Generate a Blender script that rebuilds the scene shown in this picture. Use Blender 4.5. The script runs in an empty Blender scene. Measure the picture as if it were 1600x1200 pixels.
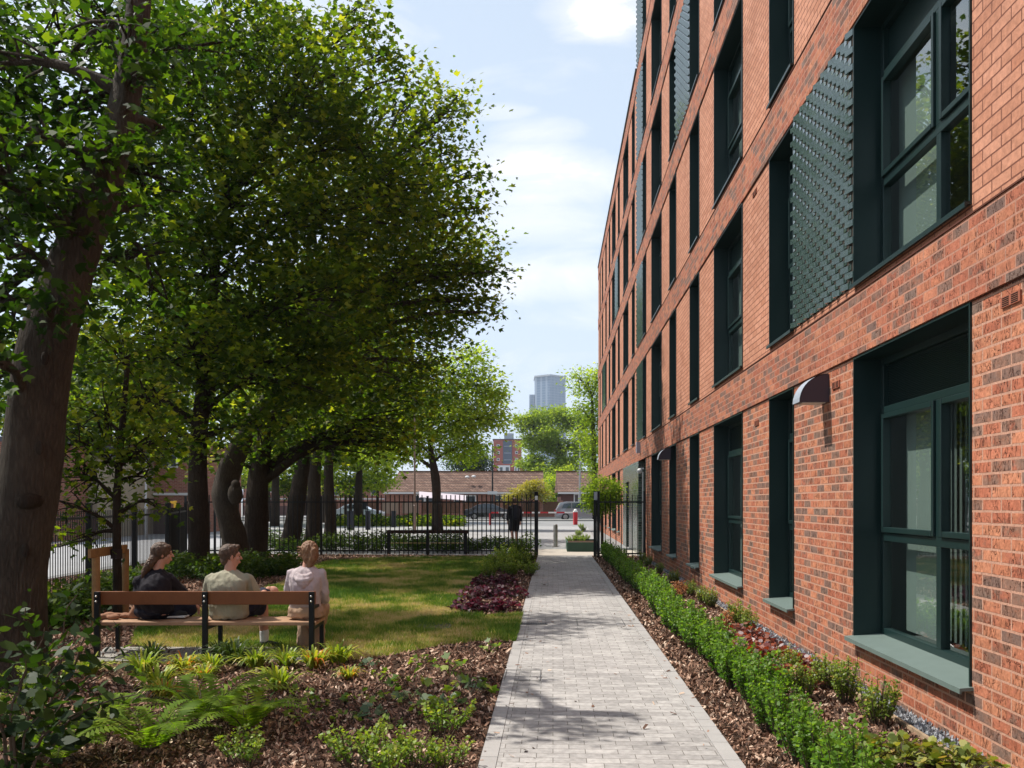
import bpy, bmesh, math, random
import numpy as np
from mathutils import Vector, Matrix, Quaternion
SC = bpy.context.scene
COL = SC.collection
random.seed(7)
# ------------------------------------------------------------ camera, sky, sun, exposure
F = 1400.0                      # focal length in photo pixels (1600 wide)
H = 1.55                        # eye height
TH = math.atan(64 / F)          # camera turned slightly left of the path
CT, ST = math.cos(TH), math.sin(TH)
cam = bpy.data.cameras.new('camera'); cam_o = bpy.data.objects.new('camera', cam); COL.objects.link(cam_o)
cam.sensor_width = 36; cam.lens = 36 * F / 1600; cam.shift_y = 185 / 1600
cam.clip_start = 0.05; cam.clip_end = 6000
cam_o.location = (0, 0, H); cam_o.rotation_euler = (math.pi / 2, 0, TH)
SC.camera = cam_o
SC.view_settings.view_transform = 'Standard'; SC.view_settings.look = 'None'
SC.view_settings.gamma = 1; SC.view_settings.exposure = 0.62
SUN_DIR = Vector((-0.27, 0.085, 0.41)).normalized()
el = math.asin(SUN_DIR.z); rot = math.atan2(SUN_DIR.x, SUN_DIR.y)
W = bpy.data.worlds.new('World'); SC.world = W; W.use_nodes = True
nt = W.node_tree; nt.nodes.clear()
def N(t, typ, **kw):
    n = t.nodes.new(typ)
    for k, v in kw.items():
        if k in n.bl_rna.properties.keys(): setattr(n, k, v)
        else: n.inputs[k].default_value = v
    return n
out = N(nt, 'ShaderNodeOutputWorld'); bg = N(nt, 'ShaderNodeBackground')
bg.inputs['Strength'].default_value = 0.1
sky = N(nt, 'ShaderNodeTexSky', sky_type='NISHITA', sun_disc=False, sun_elevation=el, sun_rotation=rot,
        air_density=1.0, dust_density=1.6, ozone_density=1.0, altitude=30)
tc = N(nt, 'ShaderNodeTexCoord'); sep = N(nt, 'ShaderNodeSeparateXYZ')
nt.links.new(tc.outputs['Generated'], sep.inputs[0])
def math_(t, op, a, b=None, c=None, clamp=False):
    n = t.nodes.new('ShaderNodeMath'); n.operation = op; n.use_clamp = clamp
    for i, v in enumerate((a, b, c)):
        if v is None: continue
        if hasattr(v, 'links') or hasattr(v, 'is_linked'): t.links.new(v, n.inputs[i])
        else: n.inputs[i].default_value = v
    return n.outputs[0]
ay = math_(nt, 'MAXIMUM', math_(nt, 'ABSOLUTE', sep.outputs[1]), 0.15)
u = math_(nt, 'DIVIDE', sep.outputs[0], ay); v = math_(nt, 'DIVIDE', sep.outputs[2], ay)
cmb = N(nt, 'ShaderNodeCombineXYZ'); nt.links.new(u, cmb.inputs[0]); nt.links.new(v, cmb.inputs[1])
mp = N(nt, 'ShaderNodeMapping'); mp.inputs['Scale'].default_value = (5.0, 13.0, 1); mp.inputs['Rotation'].default_value = (0, 0, 0.12)
nt.links.new(cmb.outputs[0], mp.inputs[0])
nz = N(nt, 'ShaderNodeTexNoise', Scale=1.0, Detail=9.0, Roughness=0.62, Distortion=0.5); nt.links.new(mp.outputs[0], nz.inputs['Vector'])
def blob(px, py, rx, ry, k):
    x = (px - 800) / F; z = (785 - py) / F
    wx, wy = x * CT - ST, x * ST + CT
    cu, cv = wx / wy, z / wy
    a = math_(nt, 'DIVIDE', math_(nt, 'SUBTRACT', u, cu), rx / F); b = math_(nt, 'DIVIDE', math_(nt, 'SUBTRACT', v, cv), ry / F)
    r2 = math_(nt, 'ADD', math_(nt, 'MULTIPLY', a, a), math_(nt, 'MULTIPLY', b, b))
    return math_(nt, 'MULTIPLY', math_(nt, 'SUBTRACT', 1.0, r2, clamp=True), k)
bl = None
for p in ((835, 275, 190, 62, .42), (850, 345, 130, 60, .22), (850, 432, 150, 52, .34), (930, 15, 110, 62, .40), (840, 205, 90, 30, .22), (790, 175, 60, 18, .2),
          (905, 490, 120, 30, .12), (560, 30, 260, 60, .2), (200, 60, 300, 90, .3), (1150, 330, 160, 80, .3)):
    q = blob(*p); bl = q if bl is None else math_(nt, 'MAXIMUM', bl, q)
cl = math_(nt, 'ADD', nz.outputs[0], math_(nt, 'MULTIPLY', bl, 1.0))
ramp = N(nt, 'ShaderNodeMapRange'); ramp.inputs['From Min'].default_value = 0.53; ramp.inputs['From Max'].default_value = 0.92; nt.links.new(cl, ramp.inputs[0])
# thin veil everywhere, whiter towards the horizon (high thin cloud over a summer city)
veil = N(nt, 'ShaderNodeMapRange'); veil.inputs['From Min'].default_value = 0.02; veil.inputs['From Max'].default_value = 0.75
veil.inputs['To Min'].default_value = 0.92; veil.inputs['To Max'].default_value = 0.66; nt.links.new(v, veil.inputs[0])
mixf = math_(nt, 'MAXIMUM', ramp.outputs[0], veil.outputs[0], clamp=True)
vcol = N(nt, 'ShaderNodeMix', data_type='RGBA'); nt.links.new(ramp.outputs[0], vcol.inputs[0])
vcol.inputs[6].default_value = (5.1, 6.0, 7.1, 1); vcol.inputs[7].default_value = (8.0, 8.05, 8.1, 1)
mx = N(nt, 'ShaderNodeMix', data_type='RGBA'); nt.links.new(mixf, mx.inputs[0]); nt.links.new(sky.outputs[0], mx.inputs[6])
nt.links.new(vcol.outputs[2], mx.inputs[7])
nt.links.new(mx.outputs[2], bg.inputs[0]); nt.links.new(bg.outputs[0], out.inputs[0])
sun = bpy.data.lights.new('sun', 'SUN'); sun.energy = 4.2; sun.angle = math.radians(0.55); sun.color = (1, .95, .87)
sun_o = bpy.data.objects.new('sun', sun); COL.objects.link(sun_o); sun_o.location = (-30, 10, 40)
sun_o.rotation_euler = SUN_DIR.to_track_quat('Z', 'Y').to_euler()
SC.render.engine = 'CYCLES'
SC.cycles.max_bounces = 7; SC.cycles.transparent_max_bounces = 8; SC.cycles.transmission_bounces = 4; SC.cycles.diffuse_bounces = 3
# ------------------------------------------------------------ placement from the survey of the photograph
def P(px, py, zc):
    xc = (px - 800) / F * zc; z = H - (py - 785) / F * zc
    return Vector((xc * CT - zc * ST, xc * ST + zc * CT, z))
def G(px, py, z=0.0):
    zc = F * (H - z) / (py - 785); p = P(px, py, zc); p.z = z; return p
WX = 2.58
def WY(px, x=WX): return (x * F / CT / (px - 864) + x * ST) / CT
# ------------------------------------------------------------ objects
def tag(o, label=None, cat=None, group=None, kind=None):
    if label: o['label'] = label
    if cat: o['category'] = cat
    if group: o['group'] = group
    if kind: o['kind'] = kind
    return o
def empty(name, loc, label, cat, group=None, rz=0.0):
    o = bpy.data.objects.new(name, None); COL.objects.link(o); o.empty_display_size = .2
    o.location = loc; o.rotation_euler = (0, 0, rz); return tag(o, label, cat, group)
def kids(o): return [c for c in bpy.data.objects if c.parent == o]
TREE = {}
def link(o, parent=None):
    COL.objects.link(o)
    if parent is not None: o.parent = parent; TREE.setdefault(parent.name, []).append(o)
    return o
def dup(root, loc=None, rz=None, sc=None, label=None, group=None, parent=None):
    r = root.copy(); COL.objects.link(r)
    if parent is not None: r.parent = parent; TREE.setdefault(parent.name, []).append(r)
    for ch in list(TREE.get(root.name, [])): dup(ch, parent=r)
    if loc is not None: r.location = loc
    if rz is not None: r.rotation_euler[2] = rz
    if sc is not None: r.scale = sc if hasattr(sc, '__len__') else (sc,) * 3
    if label: r['label'] = label
    if group: r['group'] = group
    return r
class MB:
    def __init__(s): s.v = []; s.f = []
    def add(s, vs, fs):
        n = len(s.v); s.v += [tuple(p) for p in vs]; s.f += [tuple(i + n for i in f) for f in fs]; return s
    def box(s, x0, y0, z0, x1, y1, z1):
        vs = [(x0,y0,z0),(x1,y0,z0),(x1,y1,z0),(x0,y1,z0),(x0,y0,z1),(x1,y0,z1),(x1,y1,z1),(x0,y1,z1)]
        return s.add(vs, [(0,3,2,1),(4,5,6,7),(0,1,5,4),(1,2,6,5),(2,3,7,6),(3,0,4,7)])
    def cbox(s, c, d, rz=0, rx=0):
        m = Matrix.Rotation(rz, 3, 'Z') @ Matrix.Rotation(rx, 3, 'X'); c = Vector(c)
        vs = [c + m @ Vector((sx*d[0]/2, sy*d[1]/2, sz*d[2]/2)) for sz in (-1,1) for sx, sy in ((-1,-1),(1,-1),(1,1),(-1,1))]
        return s.add(vs, [(0,3,2,1),(4,5,6,7),(0,1,5,4),(1,2,6,5),(2,3,7,6),(3,0,4,7)])
    def quad(s, a, b, c, d): return s.add([a, b, c, d], [(0,1,2,3)])
    def tube(s, pts, rad, n=8, caps=True, jit=0, rng=None):
        pts = [Vector(p) for p in pts]; rad = rad if hasattr(rad, '__len__') else [rad]*len(pts)
        rings = []; ref = None
        for i, p in enumerate(pts):
            t = (pts[min(i+1, len(pts)-1)] - pts[max(i-1, 0)]).normalized()
            if ref is None: ref = t.orthogonal().normalized()
            ref = (ref - t * ref.dot(t))
            if ref.length < 1e-5: ref = t.orthogonal()
            ref.normalize(); b = t.cross(ref)
            rr = [rad[i] * (1 + (jit * math.sin(3*k*2*math.pi/n + i*.6) + jit*.6*(rng.random()-.5) if jit and rng else 0)) for k in range(n)]
            rings.append([p + (ref*math.cos(2*math.pi*k/n) + b*math.sin(2*math.pi*k/n)) * rr[k] for k in range(n)])
        vs = [q for r in rings for q in r]; fs = []
        for i in range(len(rings)-1):
            for k in range(n):
                a = i*n+k; b_ = i*n+(k+1) % n; fs.append((a, b_, b_+n, a+n))
        if caps: fs.append(tuple(range(n-1, -1, -1))); fs.append(tuple((len(rings)-1)*n+k for k in range(n)))
        return s.add(vs, fs)
    def prism(s, poly, axis, a, b):
        """polygon of 2-D points extruded along an axis from a to b"""
        def pt(p, t):
            return (t, p[0], p[1]) if axis == 'x' else ((p[0], t, p[1]) if axis == 'y' else (p[0], p[1], t))
        n = len(poly); vs = [pt(p, a) for p in poly] + [pt(p, b) for p in poly]
        fs = [tuple(range(n-1, -1, -1)), tuple(range(n, 2*n))] + [(i, (i+1) % n, (i+1) % n + n, i+n) for i in range(n)]
        return s.add(vs, fs)
    def sphere(s, c, r, nu=12, nv=8, sc=(1,1,1)):
        vs = [(c[0], c[1], c[2]-r*sc[2])]; 
        for j in range(1, nv):
            a = -math.pi/2 + math.pi*j/nv
            for i in range(nu):
                b = 2*math.pi*i/nu; vs.append((c[0]+r*sc[0]*math.cos(a)*math.cos(b), c[1]+r*sc[1]*math.cos(a)*math.sin(b), c[2]+r*sc[2]*math.sin(a)))
        vs.append((c[0], c[1], c[2]+r*sc[2])); fs = []
        for i in range(nu): fs.append((0, 1+(i+1) % nu, 1+i))
        for j in range(nv-2):
            for i in range(nu):
                a = 1+j*nu+i; b = 1+j*nu+(i+1) % nu; fs.append((a, b, b+nu, a+nu))
        L = len(vs)-1
        for i in range(nu): fs.append((L, 1+(nv-2)*nu+i, 1+(nv-2)*nu+(i+1) % nu))
        return s.add(vs, fs)
    def build(s, name, mat, parent=None, smooth=False, bevel=0, fix=True):
        me = bpy.data.meshes.new(name); me.from_pydata(s.v, [], s.f)
        if fix or bevel:
            bm = bmesh.new(); bm.from_mesh(me)
            if fix: bmesh.ops.recalc_face_normals(bm, faces=bm.faces)
            if bevel:
                es = [e for e in bm.edges if len(e.link_faces) == 2 and e.calc_face_angle(0) > .5]
                bmesh.ops.bevel(bm, geom=es, offset=bevel, segments=2, affect='EDGES', profile=.5)
            bm.to_mesh(me); bm.free()
        me.materials.append(mat); o = bpy.data.objects.new(name, me); link(o, parent)
        if smooth: me.shade_smooth()
        return o
def fastmesh(name, V, k, mat, parent=None, rnd=None, rnd2=None, smooth=False):
    """V: (n, k, 3) array, one k-gon per row; rnd: per-face attribute"""
    n = V.shape[0]; me = bpy.data.meshes.new(name)
    me.vertices.add(n*k); me.vertices.foreach_set('co', V.reshape(-1).astype(np.float32))
    me.loops.add(n*k); me.loops.foreach_set('vertex_index', np.arange(n*k, dtype=np.int32))
    me.polygons.add(n); me.polygons.foreach_set('loop_start', np.arange(0, n*k, k, dtype=np.int32))
    me.update(calc_edges=True)
    for nm, r in (('rnd', rnd), ('rnd2', rnd2)):
        if r is not None:
            a = me.attributes.new(nm, 'FLOAT', 'FACE'); a.data.foreach_set('value', r.astype(np.float32))
    me.materials.append(mat); o = bpy.data.objects.new(name, me); link(o, parent)
    if smooth: me.shade_smooth()
    return o
# ------------------------------------------------------------ materials
MT = {}
def ramp_node(t, stops, fac, interp='LINEAR'):
    r = N(t, 'ShaderNodeValToRGB'); cr = r.color_ramp; cr.interpolation = interp
    while len(cr.elements) < len(stops): cr.elements.new(.5)
    for e, (p, c) in zip(cr.elements, stops): e.position = p; e.color = (*c, 1)
    t.links.new(fac, r.inputs[0]); return r
def mat(name, col, rough=.7, spec=.3, metal=0, var=0, vscale=4, bump=0, bscale=60, coat=0, col2=None, detail=4):
    if name in MT: return MT[name]
    m = bpy.data.materials.new(name); m.use_nodes = True; t = m.node_tree; b = t.nodes['Principled BSDF']
    b.inputs['Base Color'].default_value = (*col, 1); b.inputs['Roughness'].default_value = rough
    b.inputs['Specular IOR Level'].default_value = spec; b.inputs['Metallic'].default_value = metal
    b.inputs['Coat Weight'].default_value = coat
    if var or bump: co = N(t, 'ShaderNodeTexCoord')
    if var:
        n = N(t, 'ShaderNodeTexNoise', Scale=vscale, Detail=float(detail), Roughness=.6); t.links.new(co.outputs['Object'], n.inputs['Vector'])
        x = N(t, 'ShaderNodeMix', data_type='RGBA'); c2 = col2 or tuple(c*.45 for c in col)
        r = N(t, 'ShaderNodeMapRange'); r.inputs['From Min'].default_value = .35; r.inputs['From Max'].default_value = .7; r.inputs['To Max'].default_value = var
        t.links.new(n.outputs[0], r.inputs[0]); t.links.new(r.outputs[0], x.inputs[0]); x.inputs[6].default_value = (*col, 1); x.inputs[7].default_value = (*c2, 1)
        t.links.new(x.outputs[2], b.inputs['Base Color'])
    if bump:
        n = N(t, 'ShaderNodeTexNoise', Scale=bscale, Detail=5.0); t.links.new(co.outputs['Object'], n.inputs['Vector'])
        bp = N(t, 'ShaderNodeBump', Strength=bump, Distance=.02); t.links.new(n.outputs[0], bp.inputs['Height']); t.links.new(bp.outputs[0], b.inputs['Normal'])
    MT[name] = m; return m
def leafmat(name, stops, trans=.45, rough=.45, spec=.35, tcol=(1.5, 1.75, .75)):
    """foliage: colour from a per-leaf random attribute, light passes through the blade"""
    if name in MT: return MT[name]
    m = bpy.data.materials.new(name); m.use_nodes = True; t = m.node_tree; b = t.nodes['Principled BSDF']; o = t.nodes['Material Output']
    a = N(t, 'ShaderNodeAttribute', attribute_name='rnd'); r = ramp_node(t, stops, a.outputs['Fac'])
    t.links.new(r.outputs[0], b.inputs['Base Color']); b.inputs['Roughness'].default_value = rough; b.inputs['Specular IOR Level'].default_value = spec
    if trans:
        tr = N(t, 'ShaderNodeBsdfTranslucent'); mu = N(t, 'ShaderNodeMix', data_type='RGBA', blend_type='MULTIPLY'); mu.inputs[0].default_value = 1
        t.links.new(r.outputs[0], mu.inputs[6]); mu.inputs[7].default_value = (*tcol, 1); t.links.new(mu.outputs[2], tr.inputs[0])
        ms = N(t, 'ShaderNodeMixShader'); ms.inputs[0].default_value = trans
        t.links.new(b.outputs[0], ms.inputs[1]); t.links.new(tr.outputs[0], ms.inputs[2]); t.links.new(ms.outputs[0], o.inputs[0])
    MT[name] = m; return m
def brickmat(name, stops, mortar, rough_face=0.0, bw=.225, rh=.075, ms=.009, bump=.5, glaze=False, plan=False, offset=.5):
    if name in MT: return MT[name]
    m = bpy.data.materials.new(name); m.use_nodes = True; t = m.node_tree; b = t.nodes['Principled BSDF']; L = t.links.new
    co = N(t, 'ShaderNodeTexCoord'); se = N(t, 'ShaderNodeSeparateXYZ'); L(co.outputs['Object'], se.inputs[0])
    cm = N(t, 'ShaderNodeCombineXYZ')
    if plan: L(se.outputs[0], cm.inputs[0]); L(se.outputs[1], cm.inputs[1])
    else: L(math_(t, 'ADD', se.outputs[0], se.outputs[1]), cm.inputs[0]); L(se.outputs[2], cm.inputs[1])
    wob = N(t, 'ShaderNodeTexNoise', Scale=9.0, Detail=2.0); L(co.outputs['Object'], wob.inputs['Vector'])
    wv = N(t, 'ShaderNodeVectorMath', operation='MULTIPLY_ADD'); L(wob.outputs['Color'], wv.inputs[0]); wv.inputs[1].default_value = (.006, .006, 0); L(cm.outputs[0], wv.inputs[2])
    br = N(t, 'ShaderNodeTexBrick'); br.offset = offset; br.inputs['Scale'].default_value = 1; br.inputs['Brick Width'].default_value = bw; br.inputs['Row Height'].default_value = rh
    br.inputs['Mortar Size'].default_value = ms; br.inputs['Mortar Smooth'].default_value = .15; br.inputs['Bias'].default_value = 0
    br.inputs['Color1'].default_value = (0,0,0,1); br.inputs['Color2'].default_value = (1,1,1,1); br.inputs['Mortar'].default_value = (.5,.5,.5,1)
    L((cm if plan else wv).outputs[0], br.inputs['Vector'])
    pm = N(t, 'ShaderNodeMapping'); pm.inputs['Scale'].default_value = (9, 9, 13); L(co.outputs['Object'], pm.inputs[0])
    pn = N(t, 'ShaderNodeTexNoise', Scale=1.0, Detail=3.0, Roughness=.6); L(pm.outputs[0], pn.inputs['Vector'])
    pl = N(t, 'ShaderNodeTexNoise', Scale=1.6, Detail=2.0); L(co.outputs['Object'], pl.inputs['Vector'])
    rv = br.outputs['Color']
    if rough_face: rv = math_(t, 'MULTIPLY_ADD', math_(t, 'SUBTRACT', pn.outputs[0], .5), .42, math_(t, 'MULTIPLY_ADD', math_(t, 'SUBTRACT', pl.outputs[0], .5), .38, br.outputs['Color']), clamp=True)
    r = ramp_node(t, stops, rv)
    # blotches inside a brick
    n1 = N(t, 'ShaderNodeTexNoise', Scale=22.0, Detail=5.0, Roughness=.65); L(co.outputs['Object'], n1.inputs['Vector'])
    n0 = N(t, 'ShaderNodeTexNoise', Scale=.7, Detail=3.0); L(co.outputs['Object'], n0.inputs['Vector'])
    mr = N(t, 'ShaderNodeMapRange'); mr.inputs['From Min'].default_value = .25; mr.inputs['From Max'].default_value = .75; mr.inputs['To Min'].default_value = .70; mr.inputs['To Max'].default_value = 1.25; L(n1.outputs[0], mr.inputs[0])
    mr0 = N(t, 'ShaderNodeMapRange'); mr0.inputs['From Min'].default_value = .3; mr0.inputs['From Max'].default_value = .7; mr0.inputs['To Min'].default_value = .88; mr0.inputs['To Max'].default_value = 1.1; L(n0.outputs[0], mr0.inputs[0])
    hs = N(t, 'ShaderNodeVectorMath', operation='SCALE'); L(r.outputs[0], hs.inputs[0]); L(math_(t, 'MULTIPLY', mr.outputs[0], mr0.outputs[0]), hs.inputs['Scale'])
    mo = N(t, 'ShaderNodeMix', data_type='RGBA'); L(br.outputs['Fac'], mo.inputs[0]); L(hs.outputs[0], mo.inputs[6]); mo.inputs[7].default_value = (*mortar, 1)
    colr = mo.outputs[2]
    h = math_(t, 'MULTIPLY', math_(t, 'SUBTRACT', 1.0, br.outputs['Fac']), 1.0)
    n2 = N(t, 'ShaderNodeTexNoise', Scale=70.0, Detail=4.0); L(co.outputs['Object'], n2.inputs['Vector'])
    h = math_(t, 'MULTIPLY_ADD', n2.outputs[0], .25, h)
    if rough_face:
        mpn = N(t, 'ShaderNodeMapping'); mpn.inputs['Scale'].default_value = (24, 24, 10); L(co.outputs['Object'], mpn.inputs[0])
        vo = N(t, 'ShaderNodeTexNoise', Scale=1.0, Detail=2.5, Distortion=1.6, Roughness=.5); L(mpn.outputs[0], vo.inputs['Vector'])
        cr = math_(t, 'ABSOLUTE', math_(t, 'SUBTRACT', vo.outputs[0], .43)); cr = math_(t, 'DIVIDE', cr, .035, clamp=True)
        # creases appear only in patches
        n3 = N(t, 'ShaderNodeTexNoise', Scale=7.0, Detail=1.0); L(co.outputs['Object'], n3.inputs['Vector'])
        gate = N(t, 'ShaderNodeMapRange'); gate.inputs['From Min'].default_value = .42; gate.inputs['From Max'].default_value = .55; L(n3.outputs[0], gate.inputs[0])
        crk = math_(t, 'MULTIPLY', math_(t, 'SUBTRACT', 1.0, cr), gate.outputs[0])
        crk = math_(t, 'MULTIPLY', crk, math_(t, 'SUBTRACT', 1.0, br.outputs['Fac']))
        h = math_(t, 'MULTIPLY_ADD', crk, -1.3*rough_face, h)
        h = math_(t, 'MULTIPLY_ADD', vo.outputs[0], .9*rough_face, h)
        dk = N(t, 'ShaderNodeMix', data_type='RGBA'); L(math_(t, 'MULTIPLY', crk, .8), dk.inputs[0]); L(colr, dk.inputs[6]); dk.inputs[7].default_value = (.13, .035, .018, 1); colr = dk.outputs[2]
    L(colr, b.inputs['Base Color'])
    bp = N(t, 'ShaderNodeBump', Strength=bump, Distance=.012); L(h, bp.inputs['Height']); L(bp.outputs[0], b.inputs['Normal'])
    b.inputs['Roughness'].default_value = .18 if glaze else .85; b.inputs['Specular IOR Level'].default_value = .6 if glaze else .2
    MT[name] = m; return m
GREEN = mat('dark_green_metal', (.008, .024, .023), .36, .4, var=.3, vscale=2)
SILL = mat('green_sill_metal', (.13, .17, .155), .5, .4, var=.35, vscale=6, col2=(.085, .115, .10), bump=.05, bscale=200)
BLACK = mat('black_metal', (.006, .0065, .0075), .45, .3, var=.3, vscale=8)
def barkmat(name, c1, c2, c3, sx, sz, strength, wr):
    m = bpy.data.materials.new(name); m.use_nodes = True; t = m.node_tree; b = t.nodes['Principled BSDF']; L = t.links.new
    co = N(t, 'ShaderNodeTexCoord'); mp_ = N(t, 'ShaderNodeMapping'); mp_.inputs['Scale'].default_value = (sx, sx, sz); L(co.outputs['Object'], mp_.inputs[0])
    n1 = N(t, 'ShaderNodeTexNoise', Scale=1.0, Detail=7.0, Roughness=.68, Distortion=.9); L(mp_.outputs[0], n1.inputs['Vector'])
    vo = N(t, 'ShaderNodeTexVoronoi', Scale=1.0, feature='DISTANCE_TO_EDGE'); wv = N(t, 'ShaderNodeVectorMath', operation='MULTIPLY_ADD'); L(n1.outputs['Color'], wv.inputs[0]); wv.inputs[1].default_value = (.9, .9, .9); L(mp_.outputs[0], wv.inputs[2]); L(wv.outputs[0], vo.inputs['Vector'])
    r = math_(t, 'DIVIDE', vo.outputs['Distance'], .22, clamp=True)
    n2 = N(t, 'ShaderNodeTexNoise', Scale=2.6, Detail=3.0); L(co.outputs['Object'], n2.inputs['Vector'])
    h = math_(t, 'MULTIPLY_ADD', r, wr*4, n1.outputs[0])
    rp = ramp_node(t, [(.25, c3), (.55, c2), (.85, c1)], math_(t, 'MULTIPLY_ADD', n1.outputs[0], .6, math_(t, 'MULTIPLY_ADD', r, wr, math_(t, 'MULTIPLY', n2.outputs[0], .4))))
    L(rp.outputs[0], b.inputs['Base Color']); bp = N(t, 'ShaderNodeBump', Strength=strength, Distance=.03); L(h, bp.inputs['Height']); L(bp.outputs[0], b.inputs['Normal'])
    b.inputs['Roughness'].default_value = .9; b.inputs['Specular IOR Level'].default_value = .12; MT[name] = m; return m
BARK = barkmat('ridged_bark', (.070, .050, .036), (.038, .028, .021), (.013, .010, .008), 30, 5, .8, .10)
BARKN = barkmat('flaking_bark', (.125, .103, .078), (.066, .052, .040), (.020, .016, .012), 34, 7.0, 1.0, .07)
TWIG = mat('twig_bark', (.09, .07, .05), .9, .1)
ASPH = mat('asphalt', (.25, .245, .24), .9, .2, var=.5, vscale=1.2, bump=.25, bscale=150, col2=(.17, .168, .165))
MULCHB = mat('mulch_soil', (.075, .045, .03), .95, .1, var=.8, vscale=16, bump=.9, bscale=55, col2=(.03, .018, .012), detail=8)
# ------------------------------------------------------------ ground, path, lawn, beds
def sheet(name, pts, z, m, kind='structure'):
    me = bpy.data.meshes.new(name); me.from_pydata([(p[0], p[1], z) for p in pts], [], [tuple(range(len(pts)))])
    me.materials.append(m); o = bpy.data.objects.new(name, me); COL.objects.link(o)
    if kind: o['kind'] = kind
    bm = bmesh.new(); bm.from_mesh(me)
    for f in bm.faces:
        if f.normal.z < 0: f.normal_flip()
    bmesh.ops.triangulate(bm, faces=bm.faces); bm.to_mesh(me); bm.free()
    return o
sheet('ground', [(-900, -60), (900, -60), (900, 2600), (-900, 2600)], 0, ASPH)
PL, PR = -.436, 1.119
PAVE = brickmat('path_blocks', [(0, (.29, .275, .262)), (.5, (.345, .328, .312)), (1, (.405, .385, .365))], (.13, .118, .105), bw=.2, rh=.1, ms=.0026, bump=.25, plan=True)
# soften joints and add wear to the paving
def path():
    m = MB()
    m.box(PL+.105, -3, -.02, PR-.105, 26.0, .012)
    o = m.build('path', PAVE); o['kind'] = 'structure'
    for nm, a, b in (('path_edging', PL, PL+.102), ('path_edging', PR-.102, PR)):
        m = MB(); y = -3; r = random.Random(3)
        while y < 26.0:
            m.box(a, y, -.02, b, y+.1965, .013+r.random()*.002); y += .2
        o = m.build(nm, mat('edging_block', (.36, .345, .33), .85, .2, var=.6, vscale=3.5, bump=.15, bscale=120, col2=(.29, .275, .265))); o['kind'] = 'structure'
path()
sheet('paving_beyond_gate', [(PL-.1, 26.0), (2.55, 26.0), (2.55, 29.6), (-1.2, 29.6)], .008, mat('beige_paving', (.44, .39, .33), .85, .2, var=.5, vscale=3, col2=(.36, .32, .27)))
sheet('path_beyond_fence', [(-3.5, 29.8), (1.6, 29.8), (2.2, 58), (-26, 58), (-20, 45)], .006, mat('pale_tarmac', (.33, .325, .32), .9, .2, var=.6, vscale=.5, col2=(.25, .245, .24), bump=.2, bscale=120))
sheet('road', [(-80, 76), (60, 76), (60, 86), (-80, 86)], .006, mat('road_tarmac', (.12, .12, .12), .9, .2, var=.4, vscale=.5))
for ya, yb in ((74.2, 75.9), (86.1, 88)):
    m = MB(); m.box(-80, ya, -.02, 60, yb, .12); o = m.build('pavement', mat('pavement_slab', (.34, .33, .31), .9, .2, var=.4, vscale=2)); o['kind'] = 'structure'
# left-hand road beyond the boundary railings
sheet('side_road', [(-40, 8), (-9.6, 8), (-11.2, 27), (-16, 70), (-60, 70)], .004, mat('side_road_tarmac', (.36, .355, .36), .9, .2, var=.5, vscale=.8, col2=(.28, .275, .28), bump=.2, bscale=120))
# beds: everything between the path, the railings and the camera is bark mulch, the lawn lies on it
sheet('mulch_bed', [(-9.2, -3), (PL-.004, -3), (PL-.004, 26.0), (-10.6, 26.6)], .008, MULCHB)
sheet('mulch_bed', [(PR+.004, -3), (WX-.16, -3), (WX-.16, 26), (PR+.004, 26)], .008, MULCHB)
LAWN = [G(*p) for p in ((806,1004),(760,1003),(690,1010),(620,1024),(560,1033),(480,1030),(400,1022),(330,1018),(250,1016),(205,1010),(215,985),(280,962),(350,945),
        (410,922),(440,912),(470,895),(505,880),(560,873.5),(660,872),(770,872),(765,885),(745,903),(728,925),(716,945),(720,962),(760,965),(817,960))]
LAWNM = mat('lawn_soil', (.15, .18, .04), .95, .1, var=1.0, vscale=1.3, bump=.6, bscale=70, col2=(.32, .24, .11), detail=7)
sheet('lawn', LAWN, .014, LAWNM)
def inpoly(pts, X, Y):
    ins = np.zeros(len(X), bool); n = len(pts)
    for i in range(n):
        x0, y0 = pts[i][0], pts[i][1]; x1, y1 = pts[(i+1) % n][0], pts[(i+1) % n][1]
        c = ((y0 > Y) != (y1 > Y)) & (X < (x1-x0)*(Y-y0)/((y1-y0) or 1e-9)+x0); ins ^= c
    return ins
R = np.random.default_rng(11)
def scatter_poly(pts, n, rng=R, bias=None):
    a = np.array([(p[0], p[1]) for p in pts]); lo, hi = a.min(0), a.max(0); X = []; Y = []; tot = 0
    while tot < n:
        x = rng.uniform(lo[0], hi[0], n*2); y = rng.uniform(lo[1], hi[1], n*2); k = inpoly(pts, x, y)
        if bias is not None: k &= rng.random(len(x)) < bias(x, y)
        X.append(x[k]); Y.append(y[k]); tot += k.sum()
    return np.concatenate(X)[:n], np.concatenate(Y)[:n]
def vnoise(x, y, s, seed=0):
    """smooth value noise"""
    rg = np.random.default_rng(seed); T = rg.random((64, 64)); x = x/s; y = y/s
    xi = np.floor(x).astype(int); yi = np.floor(y).astype(int); fx = x-xi; fy = y-yi; fx = fx*fx*(3-2*fx); fy = fy*fy*(3-2*fy)
    g = lambda a, b: T[a % 64, b % 64]
    return (g(xi, yi)*(1-fx)+g(xi+1, yi)*fx)*(1-fy)+(g(xi, yi+1)*(1-fx)+g(xi+1, yi+1)*fx)*fy
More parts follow.
